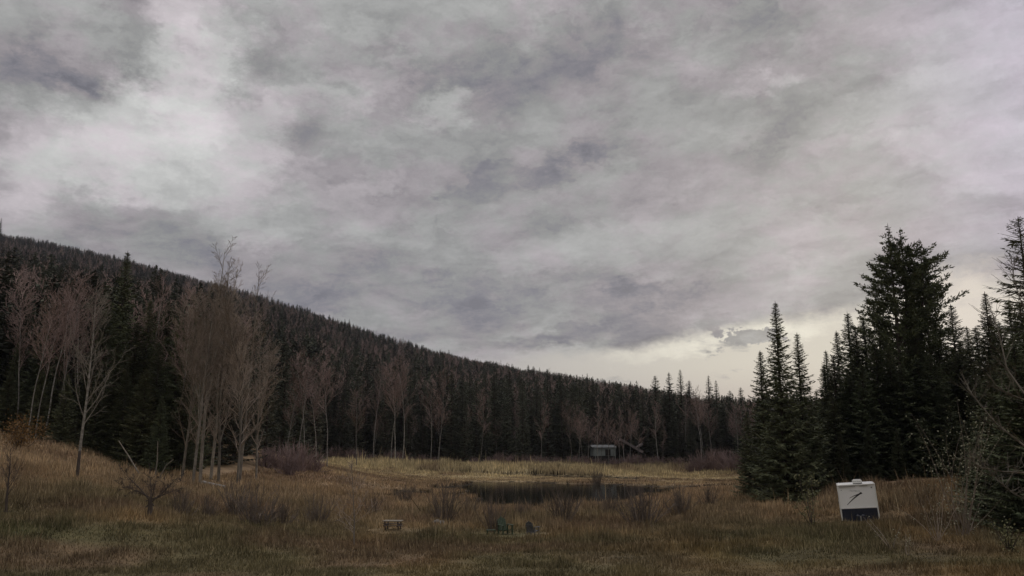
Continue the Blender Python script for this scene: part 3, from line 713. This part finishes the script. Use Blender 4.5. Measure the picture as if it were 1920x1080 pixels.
# small bare trees in the meadow
sm = bare(471, 3.6, .085, .30, 14, .6, .35, 3, 6, 4, tw=.008, wob=.05, twm=M_bark, trm=M_bark)
put('bare_tree', sm, 18, 45, H=3.4, label='small dark bare tree near the left edge of the meadow', names=('trunk','branches'))
def old_apple():
    g = random.Random(5); a = bare(471, 2.3, .04, .15, 12, .8, .42, 3, 6, 5, tw=.010, wob=.10, twm=M_bark, trm=M_bark, up=.1)
    tr = MB(); tr.tube([Vector((0,0,-.3)), Vector((.03,0,.5)), Vector((-.02,0,1.0))], [.15,.12,.11], 8)
    return tr.mesh('apple_trunk', M_bark, smooth=True), a
def plant_apple():
    X = WX(285, 45); t = thing('apple_tree', 'low spreading bare fruit tree in the left meadow', 'tree', (X, 45, gz(X, 45)-.03)); trm, a = old_apple()
    part('trunk', trm, t)
    for i, (rx, ry, rz, sc_) in enumerate([(0, .75, .3, 1.0), (.1, -.80, 1.4, 1.05), (.3, .25, 2.6, .75), (-.3, -.3, 4, .8), (0, 1.15, 5, .8), (.1, -1.2, 2, .85)]):
        for nm, me in (('limb', a[0]), ('branches', a[1])):
            o = part(nm, me, t); sc_ *= 1 if nm == 'branches' else 1; o.location = (0, 0, .75+.05*i); o.rotation_euler = (rx, ry, rz*.0); o.scale = (sc_,)*3
plant_apple()
sap = bare(472, 4.0, .035, .15, 22, .75, .36, 3, 6, 3, tw=.007, wob=.04, twm=M_twig_tan, trm=M_twig_grey)
put('bare_sapling', sap, 667, 43, H=4.1, label='thin pale sapling in the middle foreground left of the wooden table', cat='sapling', names=('stem','branches'), sx=1.2)
sap2 = bare(473, 3.4, .03, .12, 18, .7, .36, 2, 6, 3, tw=.007, twm=M_twig_grey, trm=M_twig_grey)

# ------------------------------------------------------------------ bushes
BU = [bush(600+i, 2.2, 1.6, 70, M_willow, .014, 5) for i in range(3)]
M_shrub = mat('grey_brown_shrub', (.10,.080,.064), (.20,.165,.13), .9, .9, .1)
BG = [bush(610+i, 1.8, 1.4, 48, M_shrub, .0115, 7) for i in range(3)]
BFAR = [bush(620+i, 3.0, 3.4, 85, M_willow, .022, 7) for i in range(3)]
def putbush(me, px, Y, H, h0, wscale, label, group):
    X = WX(px, Y); s = H/h0
    s = s*(1.5 if h0 == 1.8 else 1)
    o = lone('bare_bush', me, label, 'bush', (X, Y, gz(X, Y)-.03), rnd.uniform(0, 6.28), group); o.scale = (s*wscale, s*wscale, s)
gt = 'purple willow thicket left of the pond'
for px, Y, H, lab in [(497,112,2.8,'leftmost purple bush of the thicket right of the cottonwoods'),(525,114,3.6,'tall rounded purple bush of the left thicket'),(556,116,3.9,'tallest purple bush of the left thicket'),
                      (585,119,3.2,'low purple bush at the right end of the left thicket'),(540,110,2.6,'front purple bush of the left thicket')]:
    putbush(BFAR[rnd.randrange(3)], px, Y, H, 3.0, 1.1, lab, gt)
for px, Y, H, lab in [(1305,172,3.8,'left bush of the purple thicket on the far right bank'),(1328,174,4.6,'tall middle bush of the purple thicket on the far right bank'),
                      (1352,171,4.8,'tallest bush of the purple thicket on the far right bank'),(1378,168,4.2,'right bush of the purple thicket beside the big spruce')]:
    putbush(BFAR[rnd.randrange(3)], px, Y, H, 3.0, 1.15, lab, 'purple willow thicket on the far right bank')
px = 630
while px < 1295:
    putbush(BFAR[rnd.randrange(3)], px, 189+rnd.uniform(-2, 3), rnd.uniform(1.6, 3.2), 3.0, 1.5, 'low brown bush along the foot of the spruce wall', 'brown bushes along the foot of the spruce wall'); px += rnd.uniform(17, 36)
gf = 'bare shrubs standing in the marsh grass'
for px, Y, H, w, lab in [(485,52,1.9,1.1,'large bare grey shrub left of the thin sapling'),(530,54,1.3,1.0,'smaller bare shrub beside the large grey shrub'),(834,58,2.1,.8,'bare shrub right of the wooden table'),
                         (925,54,2.0,.6,'thin upright shrub beside the green chair'),(1056,59,2.0,.85,'rounded bare shrub below the middle of the pond'),(1205,56,2.1,1.1,'wide bare shrub below the right end of the pond'),
                         (1275,62,1.7,.9,'small bare shrub right of the wide one'),(1140,64,1.3,.8,'low bare shrub between the two larger pond shrubs'),(345,50,1.2,1.0,'tiny bare shrub right of the fruit tree'),
                         (600,56,1.5,1.0,'bare shrub between the thin sapling and the large grey shrub'),(445,57,1.8,.9,'bare shrub left of the large grey shrub'),(980,62,1.2,.9,'low bare shrub behind the grey chair'),(1330,68,1.4,.9,'small bare shrub before the spire spruce'),(700,62,1.2,.9,'low bare shrub above the wooden table'),(880,64,1.3,.8,'low bare shrub below the left end of the pond'),(395,52,1.1,1.0,'knee high bare shrub below the clump'),
                         (1120,132,2.0,.8,'faint shrub on the far edge of the pond'),(760,80,1.4,1.0,'low bare shrub at the left end of the pond')]:
    putbush(BG[rnd.randrange(3)], px, Y, H, 1.8, w, lab, gf)

def leafy(seed, H, Rr, n, m, size=.10, stems=14, tm=None, name='leaves', sr=1.0):
    g = random.Random(seed); st = MB(); lf = MB()
    for i in range(stems):
        ph = g.uniform(0, math.tau); a = abs(g.gauss(0, .38)); p = Vector((g.gauss(0,.06*Rr), g.gauss(0,.06*Rr), -.1)); d = Vector((math.cos(ph)*math.sin(a), math.sin(ph)*math.sin(a), math.cos(a)))
        L_ = H*g.uniform(.6, 1.0); pts = [p.copy()]
        for k in range(5):
            d = (d+Vector((g.gauss(0,.12), g.gauss(0,.12), .04))).normalized(); p = p+d*L_/5; pts.append(p.copy())
        st.tube(pts, [q*sr for q in (.028, .024, .02, .015, .011, .006)], 3)
        for k in range(n//stems):
            t = (g.uniform(.0, 1)**.6)*5; i0 = min(4, int(t)); q = pts[i0].lerp(pts[i0+1], t-i0)+Vector((g.gauss(0,1), g.gauss(0,1), g.gauss(0,.8)))*Rr*.14
            dd = Vector((g.gauss(0,1), g.gauss(0,1), g.gauss(-.2,1))).normalized()*size*g.uniform(.6,1.3)
            lf.kite(q, dd, size*.38, dd.cross(Vector((g.gauss(0,1), g.gauss(0,1), g.gauss(0,1)))).normalized())
    return st.mesh('stems', tm or M_bark), lf.mesh(name, m)
def putleafy(pair, px, Y, h0, H, label, cat='shrub', kind='leafy_shrub'):
    X = WX(px, Y); t = thing(kind, label, cat, (X, Y, gz(X, Y)-.03), rnd.uniform(0, 6), None, H/h0)
    part('stem', pair[0], t); part('leaves', pair[1], t)
putleafy(leafy(700, 3.6, 2.4, 1500, M_orange, .15, 22), 28, 76, 3.6, 3.9, 'shrub still in orange leaf at the left forest edge')
M_whitegreen = mat('pale_seed_leaves', (.18,.18,.11), (.34,.33,.23), 4, .8, .2)
putleafy(leafy(701, 3.4, 1.5, 420, M_leafgreen, .11, 7, M_bark), 1520, 46, 3.4, 3.4, 'thin sapling with a few olive leaves left of the trailer', 'sapling', 'leafy_sapling')
putleafy(leafy(702, 5.6, 2.0, 900, M_whitegreen, .075, 19, M_twig_tan, sr=.55), 1800, 40, 5.6, 7.0, 'tall grey shrub with pale leaf tips before the right wood')
putleafy(leafy(703, 3.0, 1.0, 220, M_whitegreen, .05, 9, M_twig_tan, sr=.6), 1748, 38, 3.0, 3.2, 'wispy pale shrub on the bank right of the trailer')
putleafy(leafy(704, 2.0, .6, 60, M_whitegreen, .07, 3, M_twig_tan), 1663, 36, 2.0, 1.9, 'tall pale weed stalk in front of the trailer', 'weed', 'weed_stalk')
putleafy(leafy(705, 1.4, .7, 60, M_whitegreen, .06, 4, M_twig_tan), 1690, 34, 1.4, 1.2, 'short pale weed clump right of the tall stalk', 'weed', 'weed_stalk')
putleafy(leafy(706, 1.6, .9, 260, M_leafgreen, .10, 10, M_bark), 1880, 34, 1.6, 1.5, 'low dark bramble at the foot of the right edge spruce')

# bare tree standing just right of the frame; its boughs curve into view
def side_tree():
    g = random.Random(9); tr = MB(); br = MB(); Y = 27
    bx = W(2080, 900, Y)[0]; bz = gz(bx, Y)
    t = thing('bare_tree', 'bare tree at the right edge whose pale boughs curve into view', 'tree', (bx, Y, bz))
    o = Vector((bx, Y, bz))
    tr.tube([Vector((0,0,-.3)), Vector((.1,0,3)), Vector((.0,.2,6)), Vector((-.3,.1,9)), Vector((-.2,0,12))], [.2,.17,.13,.08,.03], 8)
    part('trunk', tr.mesh('side_trunk', M_pale, smooth=True), t)
    for path_, r in [([(2080,860),(2000,800),(1920,737),(1888,692),(1872,620),(1862,594)], .05), ([(2080,900),(2000,870),(1920,835),(1869,795),(1835,755),(1814,727)], .05),
                     ([(2080,930),(2000,905),(1920,886),(1880,884),(1843,877),(1804,854)], .045), ([(2080,870),(1990,790),(1920,749),(1890,738),(1869,724),(1849,698)], .035),
                     ([(2080,700),(2000,640),(1940,600),(1912,560),(1900,520),(1896,480)], .035), ([(2080,980),(2000,960),(1940,945),(1900,925),(1870,900),(1855,880)], .03)]:
        pts = [Vector(W(px, py, Y+i*.35-.2))-o for i, (px, py) in enumerate(path_)]
        pts[0] = Vector((0, .1, pts[0].z*.6)); br.tube(pts, [r, r*.85, r*.7, r*.55, r*.4, r*.2], 5)
        for k in range(26):
            u = g.uniform(.9, 4.9); i = int(u); q = pts[i].lerp(pts[i+1], u-i); d = (pts[i+1]-pts[i]).normalized()
            dd = (d*.7+Vector((g.gauss(0,.6), g.gauss(0,.6), g.gauss(.25,.5)))).normalized()*g.uniform(.3, 1.1)
            br.tube([q, q+dd*.5+Vector((0,0,.03)), q+dd+Vector((0,0,.12))], [.012,.009,.005], 3)
            for j in range(3):
                e = q+dd*g.uniform(.3, .95); ee = (dd*.4+Vector((g.gauss(0,.3), g.gauss(0,.3), g.gauss(.1,.3))))*.5; br.tube([e, e+ee], [.007,.004], 3)
    part('branches', br.mesh('side_branches', M_twig_grey), t)
side_tree()

# ------------------------------------------------------------------ travel trailer
def flat(name, rough=.4, spec=.4, c=(.5,.5,.5), c2=None, **k): return mat(name, c, c2, k.pop('scale', 3), rough, spec, **k)
def bevelled(name, parts, m, r=.03, seg=2, extra=()):
    bm = bmesh.new()
    for c, e in parts:
        res = bmesh.ops.create_cube(bm, size=1.0)
        for v in res['verts']: v.co = Vector((v.co.x*e[0]+c[0], v.co.y*e[1]+c[1], v.co.z*e[2]+c[2]))
    if r: bmesh.ops.bevel(bm, geom=bm.edges[:], offset=r, segments=seg, affect='EDGES', clamp_overlap=True)
    me = bpy.data.meshes.new(name); bm.to_mesh(me); bm.free(); me.materials.append(m); return me
def trailer():
    mw = flat('trailer_white', .35, .5, (.86,.87,.82), (.90,.90,.86), scale=1.2); mtrim = flat('trailer_trim', .3, .5, (.80,.80,.74)); mn = flat('trailer_navy', .35, .5, (.012,.016,.030), (.022,.028,.045), scale=2)
    mk = flat('trailer_black', .4, .4, (.02,.02,.022)); mg = flat('trailer_window', .08, .6, (.02,.025,.03)); mgrey = flat('metal_grey', .4, .5, (.16,.16,.16), metal=.4); mr = flat('rubber', .9, .2, (.025,.025,.025)); mred = flat('amber_lens', .3, .5, (.35,.12,.02))
    X, Y = WX(1609, 55.5), 55.5; az = math.atan2(X, Y)
    Wd, Ht, Ln = 2.34, 2.36, 3.4
    t = thing('travel_trailer', 'white travel trailer with a navy lower front parked on the grass before the right wood', 'trailer', (X, Y, gz(X, Y)+.02))
    t.rotation_euler = (0, math.radians(-4.0), -az+.03)
    def bar(name, parts, m, r=.012, par=t, label=None): return part(name, bevelled(name, parts, m, r), par, label)
    # y=0 is the front wall facing the camera, body runs to +y
    zb = .26
    bar('body', [((0, Ln/2, zb+Ht/2), (Wd, Ln, Ht))], mw, .05)
    wh = zb+.82
    bar('rock_guard', [((0, -.025, (zb+wh)/2-.02), (Wd-.14, .05, wh-zb-.02))], mn, .015)
    bar('side_skirt', [((-Wd/2-.008, Ln/2+.05, zb+.34), (.02, Ln-.3, .6)), ((Wd/2+.008, Ln/2+.05, zb+.34), (.02, Ln-.3, .6))], mn, .005)
    for s in (-1, 1): bar('corner_trim', [((s*(Wd/2-.015), -.02, zb+Ht/2), (.07, .07, Ht-.04))], mtrim, .015)
    bar('belt_trim', [((0, -.04, wh+.01), (Wd-.10, .045, .055))], mtrim, .012)
    bar('roof_trim', [((0, -.02, zb+Ht-.03), (Wd, .08, .07)), ((-Wd/2, Ln/2, zb+Ht-.03), (.05, Ln, .07)), ((Wd/2, Ln/2, zb+Ht-.03), (.05, Ln, .07))], mtrim, .015)
    bar('roof_seam', [((-.55, -.05, zb+Ht-.125), (1.0, .03, .022)), ((.45, -.05, zb+Ht-.115), (.5, .03, .020))], mgrey, .004)
    ac = bar('roof_vent', [((.13, .75, zb+Ht+.14), (.60, .8, .30))], mtrim, .06)
    mb = MB()
    for i, (x, w) in enumerate([(-.10, .05), (-.02, .04), (.05, .05), (.13, .03), (.19, .06), (.28, .05), (.36, .04)]): mb.box((x, .345, zb+Ht+.16), (w, .006, .035))
    part('lettering', mb.mesh('vent_lettering', mgrey), ac)
    mb = MB()
    for i in range(9): mb.box((-.13+i*.065, .346, zb+Ht+.045), (.045, .008, .05))
    part('vent_louver', mb.mesh('vent_louver', mk), ac)
    for x, z, s in [(-Wd/2+.22, zb+Ht-.34, .05), (Wd/2-.22, zb+Ht-.24, .085)]: bar('marker_light', [((x, -.02, z), (s, .04, s*.6))], mk, .008)
    # swoosh: two tapering strokes meeting in a point
    mb = MB()
    def stroke(p, q, w0, w1, y=-.006):
        p = Vector((p[0], 0, p[1])); q = Vector((q[0], 0, q[1])); d = (q-p).normalized(); n = Vector((-d.z, 0, d.x)); b = len(mb.v); K = 6
        for i in range(K+1):
            u = i/K; c = p.lerp(q, u)+n*math.sin(math.pi*u)*.035*(1 if w1 > 0 else 1); w = w0+(w1-w0)*u
            for yy in (y, .004): mb.v += [tuple(c+n*w+Vector((0, yy, 0))), tuple(c-n*w+Vector((0, yy, 0)))]
        for i in range(K):
            a = b+i*4; mb.f += [(a, a+1, a+5, a+4), (a, a+4, a+6, a+2), (a+1, a+3, a+7, a+5)]
    def tr_(px, py):    # photo pixels on the front wall -> wall coordinates
        return ((px-1608)/73*Wd, wh+ (949-py-(px-1608)*.10)/73*Wd)
    stroke(tr_(1586, 944), tr_(1617, 917), .014, .050); stroke(tr_(1592, 930), tr_(1618, 918.5), .010, .034)
    part('swoosh_emblem', mb.mesh('swoosh', mk), t)
    mb = MB()
    for r_ in range(2):
        for i in range(8): 
            c = tr_(1595.5+i*2.6, 915.5-r_*1.9); mb.box((c[0], -.004, c[1]), (.055 if (i+r_) % 3 else .03, .008, .026))
    part('lettering', mb.mesh('front_lettering', flat('faded_grey_print', .5, .3, (.42,.43,.42))), t)
    # left side: window and door
    for yy, zz, w, h in [(1.0, 1.65, .9, .55)]:
        f = bar('window', [((-Wd/2-.012, yy, zb+zz), (.03, w, h))], mk, .01); bar('pane', [((-Wd/2-.03, yy, zb+zz), (.01, w-.08, h-.08))], mg, .003, f)
    f = bar('door', [((-Wd/2-.012, 2.9, zb+1.15), (.03, .68, 1.85))], mtrim, .012); bar('handle', [((-Wd/2-.045, 2.64, zb+1.05), (.04, .04, .14))], mk, .008, f)
    for s in (-1, 1):
        for yy in (1.9,):
            bm = bmesh.new(); bmesh.ops.create_cone(bm, cap_ends=True, segments=20, radius1=.33, radius2=.33, depth=.2, matrix=Matrix.Translation((s*(Wd/2-.12), yy, .30)) @ Matrix.Rotation(math.pi/2, 4, 'Y'))
            me = bpy.data.meshes.new('wheel'); bm.to_mesh(me); bm.free(); me.materials.append(mr); wo = part('wheel', me, t)
            bm = bmesh.new(); bmesh.ops.create_cone(bm, cap_ends=True, segments=16, radius1=.18, radius2=.15, depth=.04, matrix=Matrix.Translation((s*(Wd/2-.005), yy, .30)) @ Matrix.Rotation(s*math.pi/2, 4, 'Y'))
            me = bpy.data.meshes.new('rim'); bm.to_mesh(me); bm.free(); me.materials.append(mgrey); part('rim', me, wo)
    mb = MB()
    for s in (-1, 1): mb.tube([Vector((s*.75, .1, .22)), Vector((0, -1.05, .24))], [.05, .05], 4)
    mb.box((0, -1.12, .28), (.12, .24, .1)); part('hitch', mb.mesh('hitch', mk), t)
    mb = MB(); mb.tube([Vector((0, -.8, .0)), Vector((0, -.8, .55))], [.035, .035], 8, True); mb.box((0, -.8, .02), (.2, .2, .03)); mb.box((0, -.8, .57), (.09, .09, .12)); part('jack', mb.mesh('jack', flat('jack_metal', .5, .5, (.30,.30,.28))), t)
    mb = MB()
    for s in (-1, 1): mb.tube([Vector((s*.16, -.42, .26)), Vector((s*.16, -.42, .62)), Vector((s*.16, -.42, .70))], [.14, .14, .05], 12, True)
    part('gas_bottle', mb.mesh('gas_bottle', flat('bottle_paint', .4, .4, (.018,.022,.032))), t)
    for s in (-1, 1): bar('leg', [((s*(Wd/2-.18), .35, .12), (.07, .07, .36))], mgrey, .01)
trailer()

# ------------------------------------------------------------------ garden furniture
def adirondack(px, Y, m, label, rz, s=1.0):
    X = WX(px, Y); t = thing('garden_chair', label, 'chair', (X, Y, gz(X, Y)-.02), rz, 'slatted garden chairs in the meadow', s)
    RX = Matrix.Rotation(math.radians(-22), 3, 'X')
    def one(name, c, e, rot=None, n='x'):
        mb = MB(); mb.box(c, e, rot); part(name, mb.mesh('chair_'+name, m), t)
    for i in range(5): one('seat_slat', (0, -.22+i*.11, .30-i*.022), (.54, .095, .022), Matrix.Rotation(math.radians(-11), 3, 'X'))
    for i in range(5):
        x = (i-2)*.108; h = .80-abs(i-2)*.07
        one('back_slat', Vector((x, .30, .24))+RX @ Vector((0, 0, h/2)), (.092, .022, h), RX)
    for sx in (-1, 1):
        one('arm', (sx*.33, .02, .56), (.13, .72, .025))
        one('leg', (sx*.30, -.27, .27), (.05, .10, .56)); one('leg', (sx*.30, .30, .26), (.05, .09, .54))
    one('back_rail', Vector((0, .33, .24))+RX @ Vector((0, 0.03, .5)), (.56, .03, .07), RX)
m_green = flat('green_painted_boards', .6, .3, (.030,.050,.028), (.055,.080,.045), scale=4)
m_greyblue = flat('weathered_grey_boards', .7, .2, (.08,.085,.09), (.14,.14,.145), scale=4)
adirondack(948, 52.5, m_green, 'dark green slatted garden chair beside a low green footstool', .5, 1.08)
adirondack(999, 51.5, m_greyblue, 'grey weathered garden chair, right of the green one', 2.6, .9)
def footstool():
    X, Y = WX(921, 52), 52.0; t = thing('footstool', 'low dark green slatted footstool left of the green chair', 'stool', (X, Y, gz(X, Y)), .2)
    for i in range(4): mb = MB(); mb.box((0, -.17+i*.115, .28), (.55, .1, .022)); part('slat', mb.mesh('stool_slat', m_green), t)
    for sx in (-1, 1):
        for sy in (-1, 1): mb = MB(); mb.box((sx*.23, sy*.15, .13), (.04, .05, .28)); part('leg', mb.mesh('stool_leg', m_green), t)
footstool()
def table():
    mwood = flat('weathered_pine', .8, .2, (.16,.14,.11), (.30,.27,.21), scale=6); md = flat('dark_wood', .8, .2, (.045,.035,.028), (.08,.06,.05), scale=6)
    X, Y = WX(739, 53), 53.0; t = thing('wooden_table', 'small weathered wooden picnic table on the grass', 'table', (X, Y, gz(X, Y)-.03), -.12)
    for i in range(4): mb = MB(); mb.box((0, -.27+i*.18, .58), (1.2, .165, .04)); part('plank', mb.mesh('table_plank', mwood), t)
    for sy in (-1, 1): mb = MB(); mb.box((.18*(-sy), sy*.62, .33), (1.25, .22, .04)); part('bench_seat', mb.mesh('bench_seat', md), t)
    for sx in (-1, 1):
        mb = MB(); mb.box((sx*.42, 0, .32), (.06, 1.3, .08)); mb.box((sx*.42, -.33, .29), (.06, .09, .60), Matrix.Rotation(.3, 3, 'X')); mb.box((sx*.42, .33, .29), (.06, .09, .60), Matrix.Rotation(-.3, 3, 'X'))
        part('frame', mb.mesh('table_frame', md), t)
table()
M_stone = flat('pale_stone', .9, .2, (.15,.145,.125), (.28,.27,.24), scale=3, bump=.5, bscale=8)
def stone(px, Y, sx, sy, sz, label, seed, cat='rock', kind='boulder', m=None, rz=0, group=None):
    bm = bmesh.new(); bmesh.ops.create_icosphere(bm, subdivisions=3, radius=.5); g = random.Random(seed); o = Vector((g.random()*9, g.random()*9, 0))
    from mathutils import noise
    for v in bm.verts:
        k = 1+.35*noise.noise(v.co*2.5+o)+.12*noise.noise(v.co*7+o); v.co = Vector((v.co.x*k*sx, v.co.y*k*sy, v.co.z*k*sz))
    me = bpy.data.meshes.new(kind); bm.to_mesh(me); bm.free(); me.materials.append(m or M_stone)
    me.polygons.foreach_set('use_smooth', [True]*len(me.polygons))
    X = WX(px, Y); lone(kind, me, label, cat, (X, Y, gz(X, Y)+sz*.22), rz, group)
stone(823, 57, .9, .6, .5, 'pale boulder at the foot of the shrub right of the table', 1)
stone(775, 66, 1.5, .7, .35, 'long flat pale stone in the marsh grass above the table', 2)
stone(795, 67, .9, .6, .35, 'smaller flat stone beside the long flat pale stone', 3)
def fallen_log():
    mb = MB(); mb.tube([Vector((-.9,0,.55)), Vector((-.35,0,.36)), Vector((.3,.1,.2)), Vector((1.0,.25,.10))], [.10,.16,.15,.10], 9, True)
    X, Y = WX(400, 72), 72; lone('fallen_log', mb.mesh('fallen_log', flat('bleached_wood', .85, .2, (.20,.19,.17), (.34,.33,.30), scale=5), smooth=True), 'short bleached log lying at the foot of the cottonwoods', 'log', (X, Y, gz(X, Y)+.15), .1)
fallen_log()
def leaning(px, Y, pts, r, label):
    mb = MB(); mb.tube([Vector(p) for p in pts], [r, r*.8, r*.5], 6); X = WX(px, Y); lone('leaning_trunk', mb.mesh('leaning_trunk', M_cbark, smooth=True), label, 'dead trunk', (X, Y, gz(X, Y)-.1), 0, 'dead trunks at the left forest edge')
leaning(258, 77, [(.2,0,0),(-.9,0,1.6),(-2.1,0,3.2)], .08, 'dead trunk leaning left against the left wood')
leaning(300, 76, [(-.2,0,0),(.5,0,1.4),(1.1,0,1.9)], .07, 'short dead trunk leaning right by the clump')
leaning(290, 77, [(0,0,0),(.1,0,1.6),(.0,0,3.4)], .07, 'upright dead stub left of the clump')

# ------------------------------------------------------------------ air
def haze():
    m = bpy.data.materials.new('haze'); m.use_nodes = True; nt = m.node_tree; nt.nodes.clear()
    o = nt.nodes.new('ShaderNodeOutputMaterial'); v = nt.nodes.new('ShaderNodeVolumePrincipled'); v.inputs['Color'].default_value = (.80,.84,1,1); v.inputs['Density'].default_value = .00006; v.inputs['Anisotropy'].default_value = .2
    nt.links.new(v.outputs[0], o.inputs['Volume'])
    mb = MB(); mb.box((0, 0, 230), (7600, 7600, 900)); lone('haze', mb.mesh('haze', m), 'thin blue autumn air over the valley', None, kind='stuff')
haze()
# ------------------------------------------------------------------ cabin and shelter among the far birches
def cabin():
    mwall = flat('pale_blue_siding', .7, .3, (.17,.20,.185), (.27,.30,.28), scale=.8); mroof = flat('metal_roof', .8, .1, (.13,.14,.135), (.22,.23,.22), scale=1); mdk = flat('cabin_opening', .7, .2, (.03,.028,.025))
    X, Y = WX(1134, 197), 197.0; t = thing('cabin', 'small pale cabin half hidden behind the bare birches', 'cabin', (X, Y, gz(X, Y)), .1)
    def bx(name, parts, m, par=t):
        mb = MB()
        for c, e in parts: mb.box(c, e)
        return part(name, mb.mesh('cabin_'+name, m), par)
    bx('foundation', [((0, 2, .9), (5.0, 3.8, 2.2))], mdk)
    bx('wall', [((0, 2, 3.0), (5.2, 4.0, 2.0))], mwall)
    mb = MB(); mb.v += [(-3.0,-.4,4.0),(3.0,-.4,4.0),(3.0,4.4,4.0),(-3.0,4.4,4.0),(-3.0,2,4.6),(3.0,2,4.6)]; mb.f += [(0,1,5,4),(3,4,5,2),(0,4,3),(1,2,5),(0,3,2,1)]
    part('roof', mb.mesh('cabin_roof', mroof), t)
    d = bx('door', [((.9, -.03, 2.8), (1.3, .08, 1.5))], mdk)
    bx('post', [((-2.4, -1.2, 1.9), (.15, .15, 4.2)), ((2.4, -1.2, 1.9), (.15, .15, 4.2))], mwall)
cabin()
def shelter():
    m1 = flat('faded_fascia', .8, .1, (.12,.105,.10), (.20,.175,.165), scale=1); mdk = bpy.data.materials['cabin_opening']
    X, Y = WX(1185, 196), 196.0; t = thing('shelter', 'pale sloping shelter roof right of the cabin', 'shelter', (X, Y, gz(X, Y)+.2), 0)
    a = Vector(W(1164, 824, Y))-t.location; b = Vector(W(1206, 848, Y))-t.location; c = Vector(W(1206, 832, Y))-t.location; e = Vector(W(1196, 839, Y))-t.location
    mb = MB()
    def beam(p, q, w, dpt):
        d = (q-p); ang = math.atan2(d.z, d.x); rot = Matrix.Rotation(-ang, 3, 'Y'); mb.box((p+q)/2+Vector((0, dpt/2, 0)), (d.length, dpt, w), rot)
    beam(a, b, .6, 3.5); part('roof', mb.mesh('shelter_roof', m1), t)
    mb = MB(); beam(e, c, .35, 3.0); part('eave', mb.mesh('shelter_eave', m1), t)
    for q in (a.lerp(b, .12), a.lerp(b, .5), b.lerp(a, .1)):
        mb = MB(); mb.box((q.x, 1.2, (q.z-.4)/2), (.16, .16, q.z-.3)); part('post', mb.mesh('shelter_post', mdk), t)
shelter()
print('tris', sum(len(m.polygons) for m in bpy.data.meshes), 'objects', len(sc.objects))
